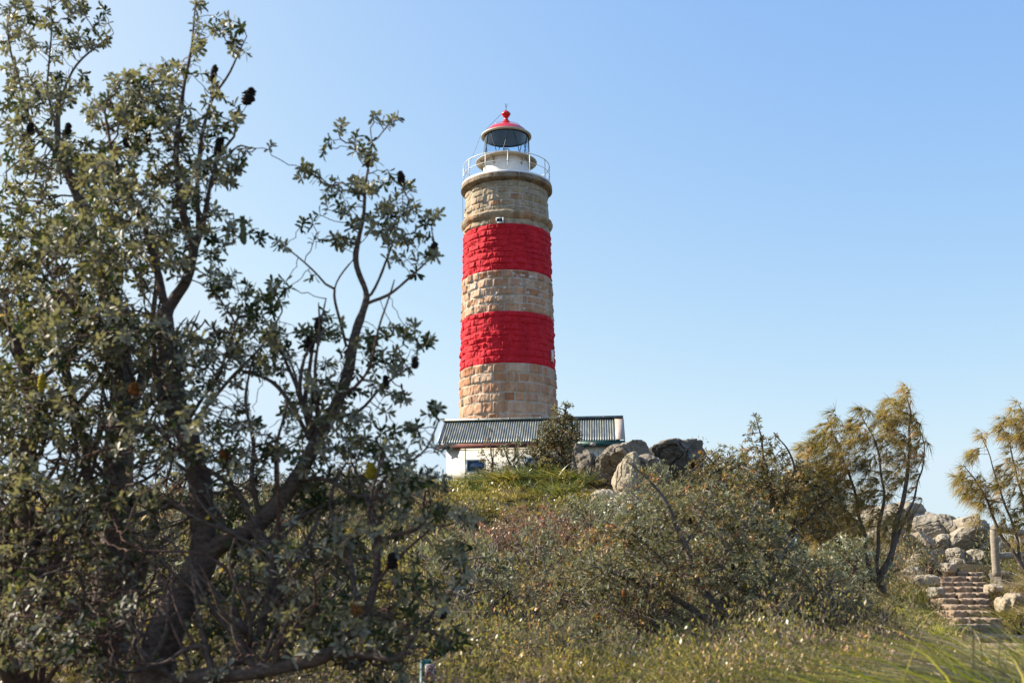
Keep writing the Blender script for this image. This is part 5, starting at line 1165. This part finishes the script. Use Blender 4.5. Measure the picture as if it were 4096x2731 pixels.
PR['dark'] = mound('fine leaved dark shrub at the foot of the sprawling banksia', 650, 668, 14.8, 46, 40, 'leaf_dark', .04, .013, 80, 59)
mound('dry brown grassy shrub left of the upper steps', 908, 592, 32.5, 13, 22, 'leaf_red', .08, .018, 40, 60, lp=.6, step=.1)
mound('leafy green shrub with yellow buds growing from the ledge behind the steps', 931, 568, 39, 12, 16, 'leaf_yellow', .10, .035, 30, 61, step=.12, dk=.16)
mound('dry tan shrub beside the flat rectangular block', 895, 582, 35, 10, 22, 'leaf_red', .09, .02, 36, 62, lp=.6, step=.12)
mound('dark shrub behind the second fence post', 1012, 566, 43, 10, 14, 'leaf_dark', .12, .04, 26, 63, step=.12, dk=.16)
mound('small yellowish bush in the grass at the right edge beside the steps', 1020, 620, 27, 14, 20, 'leaf_yellow', .07, .02, 40, 64, step=.1)

PR['twiggy'] = mound('pale bare twiggy shrub at the left side of the open slope', 487, 575, 31, 24, 30, 'leaf_grey', .05, .016, 40, 70, lp=.12, bark='dry_wood', tip=.0045)
ORD = 'leftmost second third fourth fifth sixth seventh eighth ninth tenth eleventh twelfth thirteenth fourteenth fifteenth sixteenth seventeenth eighteenth nineteenth twentieth twenty-first twenty-second twenty-third twenty-fourth twenty-fifth twenty-sixth'.split(); ORD[0] = 'first'
def scatter(kind, n, px0, px1, y0, y1, label, group, seed, s0=.6, s1=1.15, sp=.8):
    """copies of one shrub with its stem and crown, spread over a stretch of the slope"""
    rng = np.random.default_rng(seed); src = PR[kind]; done = []; made = []
    while len(done) < n and seed < 1e9:
        y = rng.uniform(y0, y1); px = rng.uniform(px0, px1); x = (px - 512) / F * y * 1.01; seed += 1e6
        if any((x - a) ** 2 + (y - b_) ** 2 < (sp * y / 25) ** 2 for a, b_ in done): continue
        done.append((x, y)); o = src.copy(); COL.objects.link(o); o.location = (x, y, H1(x, y) - .05); s_ = rng.uniform(s0, s1)
        o.scale = (s_, s_, s_ * rng.uniform(.9, 1.4)); o.rotation_euler = (0, 0, rng.uniform(0, 6.28)); o['group'] = group; o['category'] = 'shrub'
        for ch in src.children:
            if 'cone' in ch.name and rng.random() < .5: continue
            c_ = ch.copy(); COL.objects.link(c_); c_.parent = o
        made.append((px, o))
    for i_, (_, o) in enumerate(sorted(made, key=lambda q: q[0])): o['label'] = ORD[i_] + ' from the left of the ' + label
PR['bush'] = mound('rounded olive bush with many bare stems below the reddish shrubs', 575, 610, 24, 40, 50, 'leaf_olive', .085, .026, 34, 72, lp=.75, bark='bark_grey', tip=.006, step=.1)
for a_ in [('bush', 16, 450, 640, 17, 30, 'stemmy olive bushes on the open slope', 'stemmy olive bushes on the open slope', 821, .9, 1.5, 1.2),
 ('bush', 12, 440, 640, 12.5, 17, 'stemmy olive bushes along the foot of the slope', 'stemmy olive bushes at the foot of the slope', 822, .35, .6, .9),
 ('bush', 24, -40, 330, 12, 20, 'stemmy dark bushes among the foreground banksia trunks', 'bushes among the foreground banksia trunks', 825, 1.0, 1.7, 1.0),  # bushes added to darken the gaps behind the near trunks
 ('bush', 9, 770, 850, 15, 24, 'stemmy bushes in shade before the casuarina', 'stemmy bushes before the casuarina', 823, .5, .9, 1.1),
 ('twiggy', 14, 500, 660, 15, 30, 'bare twiggy shrubs among the olive bushes', 'bare twiggy shrubs among the olive bushes', 824, .6, 1.0, 1.1),
 ('yellow', 26, 430, 600, 40, 49, 'low yellow green shrubs under the summit grass', 'yellow green shrubs under the summit grass', 801, .5, .95, .9),
 ('twiggy', 16, 460, 600, 32, 43, 'grey twiggy shrubs above the reddish ones', 'grey twiggy shrubs on the upper slope', 802, 0.84, 1.54, 1.00),
 ('red', 18, 495, 610, 29, 36, 'reddish tipped shrubs midway up the slope', 'reddish tipped shrubs midway up the slope', 803, 0.84, 1.54, 0.80),
 ('twiggy', 16, 445, 520, 19, 34, 'pale dry twiggy shrubs left of the slope', 'pale dry shrubs left of the reddish ones', 804, 0.70, 1.26, 0.80),
 ('olive', 22, 480, 640, 16, 28, 'olive banksia shrubs low on the slope', 'olive shrubs on the lower middle slope', 805, 0.63, 1.12, 0.90),
 ('grey', 16, 585, 700, 31, 43, 'grey green shrubs below the ledge rocks', 'grey green shrubs below the summit rocks', 806, 0.84, 1.40, 1.10),
 ('dark', 14, 560, 760, 14.5, 19, 'fine dark shrubs under the sprawling banksia', 'dark shrubs under the sprawling banksia', 807, 0.70, 1.26, 0.80),
 ('dark', 14, 770, 860, 14.5, 25, 'dark low shrubs before the casuarina', 'dark low shrubs before the casuarina', 808, 0.56, 1.26, 0.80),
 ('yellow', 18, 200, 470, 18, 38, 'yellow green shrubs behind the foreground banksia', 'yellow green shrubs behind the foreground banksia', 809, 0.56, 1.12, 1.20),
 ('dark', 24, 40, 440, 34, 57, 'dark shrubs behind the foreground banksias', 'dark shrubs behind the foreground banksias', 810, 1.8, 2.8, 1.3),
 ('grey', 12, 700, 870, 24, 40, 'grey green shrubs under the dense banksia', 'grey green shrubs left of the casuarina', 811, 0.84, 1.40, 1.20),
 ('yellow', 8, 440, 560, 13.5, 17, 'small leafy shrubs along the bottom edge', 'leafy shrubs along the bottom edge', 812, 0.25, 0.42, 0.60)]: scatter(*a_)

# ------------------------------------------------------------------ ground cover over the whole slope
rg = np.random.default_rng(77)
def cloud(n, x0, x1, y0, y1, pw=1.0):
    y = y0 + (y1 - y0) * rg.random(n) ** pw; s = y / 1150.0; px = rg.uniform(x0, x1, n)
    return np.stack([(px - 512) * s * 1.02, y], -1)
def spaced(n, x0, x1, y0, y1, gap):
    """plant positions in clumps: jittered grid thinned by area"""
    ys = np.arange(y0, y1, gap); P_ = []
    for y in ys:
        xs = np.arange((x0 - 512) / F * y, (x1 - 512) / F * y, gap); P_.append(np.column_stack([xs + rg.uniform(-.45, .45, len(xs)) * gap, y + rg.uniform(-.45, .45, len(xs)) * gap]))
    return np.concatenate(P_)
xy = np.concatenate([spaced(0, -40, 1120, 9.3, 20, .36), spaced(0, -60, 1200, 20, 36, .52), spaced(0, -60, 1200, 36, 61, .72)]); N0 = len(xy); print('plants', N0)
z = HH(xy[:, 0], xy[:, 1]); G3 = np.column_stack([xy, z]); gpx, gpy = proj(G3)
jx = gpx + 14 * vn(np.column_stack([xy * .8, z * 0]), 2); jy = gpy + 9 * vn(np.column_stack([xy * .9, z * 0]), 3)
rnd = rg.random(N0); kind = np.full(N0, 'mix', dtype=object)
def zone(x0, x1, y0, y1, k, p=1.0):
    m_ = (jx > x0) & (jx < x1) & (jy > y0) & (jy < y1) & (rg.random(N0) < p); kind[m_] = k
zone(-99, 445, 480, 560, 'shade', .7); zone(-99, 440, 560, 700, 'yellow', .6); zone(-99, 440, 540, 700, 'twig', .3)
zone(430, 600, 484, 512, 'grass'); zone(425, 600, 470, 496, 'lush', .45)
zone(430, 600, 504, 530, 'yellow', .85); zone(490, 590, 512, 545, 'twig', .75); zone(500, 610, 535, 575, 'red', .75)
zone(440, 515, 528, 600, 'twig', .75); zone(470, 600, 570, 600, 'yellow', .6); zone(440, 620, 598, 650, 'mix', .9); zone(440, 540, 585, 660, 'twig', .35)
zone(400, 560, 640, 700, 'yellow', .55); zone(430, 620, 660, 700, 'twig', .3); zone(570, 900, 668, 760, 'grass', .45); zone(450, 880, 655, 760, 'yellow', .3); zone(600, 760, 672, 700, 'lush', .12)
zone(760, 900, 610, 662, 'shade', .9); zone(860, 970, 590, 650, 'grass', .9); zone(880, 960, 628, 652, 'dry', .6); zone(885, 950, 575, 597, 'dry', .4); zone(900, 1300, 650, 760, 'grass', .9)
zone(990, 1300, 575, 640, 'grass', .6); zone(990, 1090, 590, 640, 'dry', .4); zone(590, 700, 484, 520, 'grass', .6)
kind[(kind == 'mix') & (vn(np.column_stack([xy * .42, z * 0]), 12) > -.05)] = 'brown'; kind[(kind == 'shade') & (rnd < .35)] = 'brown'
# keep clear: steps, lighthouse, hut
st = (gpx > np.interp(gpy, [566, 600, 612, 640, 665], [942, 941, 953, 968, 990])) & (gpx < np.interp(gpy, [566, 600, 615, 640, 665], [988, 990, 1000, 1032, 1060])) & (gpy > 562)
ok = ~((np.abs(gpx - 427) < 24) & (xy[:, 1] < 11.5)) & ~(st & (xy[:, 1] > 19)) & ~((gpx > 962) & (xy[:, 1] < 21) & (xy[:, 1] > 12) & (rnd < .75)) & ~((xy[:, 1] > 55.5) & (np.abs(xy[:, 0]) < 8)) & ~((gpx > 590) & (gpx < 652) & (gpy > 489) & (gpy < 512) & (xy[:, 1] > 38)) & (gpy < 740)
dens_k = {'mix': .9, 'twig': .9, 'yellow': 1, 'red': 1, 'grass': 1, 'lush': 1, 'dry': 1, 'shade': 1}
def pick(k): m_ = ok & (kind == k); return G3[m_]
def clump(pts):
    q = np.column_stack([pts[:, :2] * 1.0, pts[:, 0] * 0]); return rg.uniform(.6, 1.4, len(pts)) * (.25 + 1.45 * np.clip(.5 + .75 * fbm(q, 2, 31), 0, 1))
def leafy(pts, n, h, w_, L, W, mt, name, label, cat, up=.6, K=1):
    zone_s = np.where(pts[:, 1] < 20, .68, np.where(pts[:, 1] < 36, 1.0, 1.4))
    q = np.repeat(pts, n, 0); N = len(q); sz = np.repeat(clump(pts) * zone_s, n)
    off = nrm(rg.normal(size=(N, 3))) * (rg.random(N) ** .22)[:, None]; off[:, 2] = np.abs(off[:, 2])
    p = q + off * np.array([w_, w_, h]) * sz[:, None] + [0, 0, .02]
    d = nrm(off * .7 + rg.normal(0, .5, (N, 3)) + [0, 0, up]); nn = nrm(rg.normal(0, .5, (N, 3)) + [0, 0, 1]); 
    sc = np.clip(q[:, 1] / 26, .7, 1.7)
    V, Q, T_ = leaves(p, d, nn, L * rg.uniform(.6, 1.3, N) * sc, W * rg.uniform(.6, 1.3, N) * sc, 'quad')
    r = np.clip(np.repeat(rg.random(len(pts)), n) * .4 + rg.random(N) * .5 + .28 * vn(q * .55, 6) + .02, 0, 1)
    return tag(leafmesh(name, [(V, Q, None, r)], M[mt]), label, cat, kind='stuff')
def grassy(pts, n, h, w_, W, mt, name, label, cat, lean=.35, wind=(-.2, -.1), wide=1):
    q = np.repeat(pts, n, 0); N = len(q); sz = np.repeat(rg.uniform(.6, 1.35, len(pts)), n)
    off = rg.normal(0, w_ * .5, (N, 3)) * [1, 1, 0]; p = q + off - [0, 0, .02]
    d = nrm(np.column_stack([rg.normal(0, lean, N) + wind[0], rg.normal(0, lean, N) + wind[1], np.ones(N)])); L_ = h * sz * rg.uniform(.5, 1.2, N)
    bd = np.column_stack([d[:, 0] * .6 + wind[0] * .5, d[:, 1] * .6, -rg.uniform(.1, .55, N)]) * L_[:, None]; sc = np.clip(q[:, 1] / 22, .45, 2.0)
    V, Q = blades(p, d, L_, W * sc * rg.uniform(.6, 1.3, N), bd, 3, rg)
    r = np.clip(np.repeat(rg.random(len(pts)), n) * .4 + rg.random(N) * .5 + .3 * vn(q * .8, 6) + .05, 0, 1)
    return tag(leafmesh(name, [(V, Q, None, r)], M[mt]), label, cat, kind='stuff')
def twiggy(pts, n, h, w_, W, mt, name, label, cat):
    q = np.repeat(pts, n, 0); N = len(q); sz = np.repeat(clump(pts), n)
    p = q + rg.normal(0, w_ * .5, (N, 3)) * [1, 1, 0] + [0, 0, 1] * (rg.random(N) ** 2 * h * .8 * sz)[:, None]
    d = nrm(rg.normal(0, .75, (N, 3)) + [0, 0, .8]); L_ = h * .6 * rg.uniform(.4, 1.2, N); bd = rg.normal(0, .18, (N, 3)) * L_[:, None] * 1.5
    V, Q = blades(p, d, L_, W * np.clip(q[:, 1] / 24, .5, 1.8) * rg.uniform(.6, 1.3, N), bd, 2, rg, .4)
    r = np.clip(rg.random(N) * .8 + .35 * vn(q * .7, 6) + .1, 0, 1)
    return tag(leafmesh(name, [(V, Q, None, r)], M[mt]), label, cat, kind='stuff')
leafy(pick('yellow'), 150, .55, .42, .075, .034, 'leaf_yellow', 'yellow_ground_cover', 'yellow green leafy scrub covering the slope', 'ground cover')
leafy(pick('mix'), 150, .6, .42, .08, .030, 'leaf_olive', 'olive_ground_cover', 'olive green low scrub covering the middle of the slope', 'ground cover')
leafy(pick('brown'), 140, .55, .42, .07, .024, 'leaf_brown', 'brown_ground_cover', 'brown and russet low scrub between the green bushes', 'ground cover')
leafy(pick('red'), 170, .5, .42, .07, .026, 'leaf_red', 'reddish_ground_cover', 'low scrub with reddish tips midway up the slope', 'ground cover')
leafy(pick('shade'), 110, .4, .35, .06, .022, 'leaf_dark', 'shade_ground_cover', 'low leaves coloured dark for the shaded ground left of the steps', 'ground cover')  # the shadow area is painted by a darker leaf colour
m_ = ok & ((kind == 'twig') | ((kind == 'mix') & (rnd < .2)) | ((kind == 'brown') & (rnd < .5)) | ((kind == 'red') & (rnd < .2)) | ((kind == 'yellow') & (rnd < .25)))
twiggy(G3[m_], 26, .7, .45, .006, 'dead_twig', 'dry_twigs', 'pale grey dry twigs tangled through the scrub', 'dry twigs')
grassy(pick('grass'), 110, .42, .35, .012, 'grass', 'grass', 'yellow green grass on the slope and below the shrubs', 'grass')
grassy(pick('lush'), 120, .85, .45, .022, 'grass_green', 'tall_grass', 'long arching glossy grass on top of the mound before the hut', 'grass', .6)
m_ = ok & ((kind == 'dry') | ((kind == 'grass') & (rnd < .3)) | (kind == 'none'))
grassy(G3[m_], 60, .42, .35, .009, 'grass_dry', 'dry_grass', 'straw coloured dry grass between the green tufts', 'grass', .5)
# extra fringe of long grass along the crest in front of the hut
def strip(px0, px1, d0, d1, n):
    yy = rg.uniform(d0, d1, n); xx = (rg.uniform(px0, px1, n) - 512) / F * yy; return np.column_stack([xx, yy, HH(xx, yy)])
def tussock(label, px, dist, n, h, spread, W, mt, seed, wind=(-.25, -.1), lean=.5, name='grass_tussock'):
    global rg; keep = rg; rg = np.random.default_rng(seed); g = G(px, dist); q = np.repeat(g[None], n, 0)
    p = q + rg.normal(0, spread * .3, (n, 3)) * [1, 1, 0] - [0, 0, .03]
    d = nrm(np.column_stack([rg.normal(0, lean, n) + wind[0], rg.normal(0, lean, n) + wind[1], np.ones(n)])); L_ = h * rg.uniform(.5, 1.15, n)
    bd = np.column_stack([d[:, 0] * .7 + wind[0] * .4, d[:, 1] * .7, -rg.uniform(.25, .75, n)]) * L_[:, None]
    V, Q = blades(p, d, L_, W * rg.uniform(.6, 1.3, n), bd, 5, rg, .08); r = np.clip(rg.random(n) * 1.0, 0, 1); rg = keep
    return tag(leafmesh(name, [(V, Q, None, r)], M[mt], loc=g), label, 'grass tuft')
for i, (lb, px, d_, n, h, sp_, W_, mt) in enumerate([
 ('glossy tussock at the left end of the mound top before the hut', 455, 52.5, 260, 1.3, 1.0, .05, 'grass_green'),
 ('glossy tussock below the hut window on the mound top', 478, 52.8, 260, 1.2, 1.0, .05, 'grass_green'),
 ('wide arching tussock with silvery blades left of the leftmost boulder', 553, 50.5, 320, 1.4, 1.1, .055, 'grass_green'),
 ('tan and green tussock just right of the silvery one below the small tree', 572, 50, 240, 1.2, .9, .045, 'grass'),
 ('yellowish tussock between the saplings and the yellow green shrubs', 510, 50.5, 260, 1.1, 1.0, .045, 'grass'),
 ('tufted grass growing at the foot of the wedge shaped boulder', 603, 47.2, 200, 1.0, .7, .04, 'grass'),
 ('lime green tuft growing on the ledge rock', 622, 43.8, 200, .7, .9, .03, 'grass'),
 ('large spiky green tussock at the bottom beneath the sprawling banksia shrub', 655, 13.6, 300, .55, .45, .013, 'grass_green'),
 ('spiky green tussock at the bottom edge right of the largest one', 742, 13.0, 260, .45, .4, .012, 'grass_green'),
 ('spreading yellow green tussock below the casuarina trunk', 905, 21.5, 420, .85, 1.0, .022, 'grass'),
 ('smaller yellow green tussock right of the casuarina trunk', 935, 22.5, 320, .7, .8, .02, 'grass'),
 ('fine dry tuft at the bottom edge below the reddish scrub', 560, 13.2, 260, .5, .5, .010, 'grass_dry'),
 ('bright lime tussock just right of the dark shrubs below the casuarina', 882, 19.5, 380, .6, .8, .018, 'grass_near'),
 ('bright tussock in front of the lowest part of the casuarina trunk', 912, 18.6, 380, .55, .8, .017, 'grass_near'),
 ('bright tussock beside the lower left edge of the steps', 946, 19.6, 340, .5, .7, .017, 'grass_near'),
 ('bright tussock directly left of the casuarina trunk', 872, 24.5, 340, .7, .8, .022, 'grass_near'),
 ('tall golden tuft on the bank right of the steps', 1012, 29.5, 360, .9, .9, .02, 'grass'),
 ('tall dry tuft at the right edge under the fence', 1026, 32, 300, .9, .8, .02, 'grass_dry')]):
    tussock(lb, px, d_, n, h, sp_, W_, mt, 500 + i)
# near grass in the lower right corner
for i, (lb, px, d_, n, h, sp_, W_, mt, wd) in enumerate([
 ('long overhanging grass clump nearest the camera in the lower right corner', 1015, 7.2, 900, 1.35, 1.1, .016, 'grass_near', (-.55, 0)),
 ('long green grass clump behind the nearest one at the bottom right', 1030, 7.6, 360, .9, .7, .012, 'grass_near', (-.4, 0)),
 ('straw coloured grass clump leaning left across the lower steps', 1010, 8.6, 500, 1.15, 1.0, .011, 'grass_dry', (-.5, 0)),
 ('green grass clump at the right edge in front of the lowest steps', 1050, 9.5, 500, 1.2, .9, .014, 'grass_near', (-.35, 0))]):
    tussock(lb, px, d_, n, h, sp_, W_, mt, 560 + i, wd, .45)
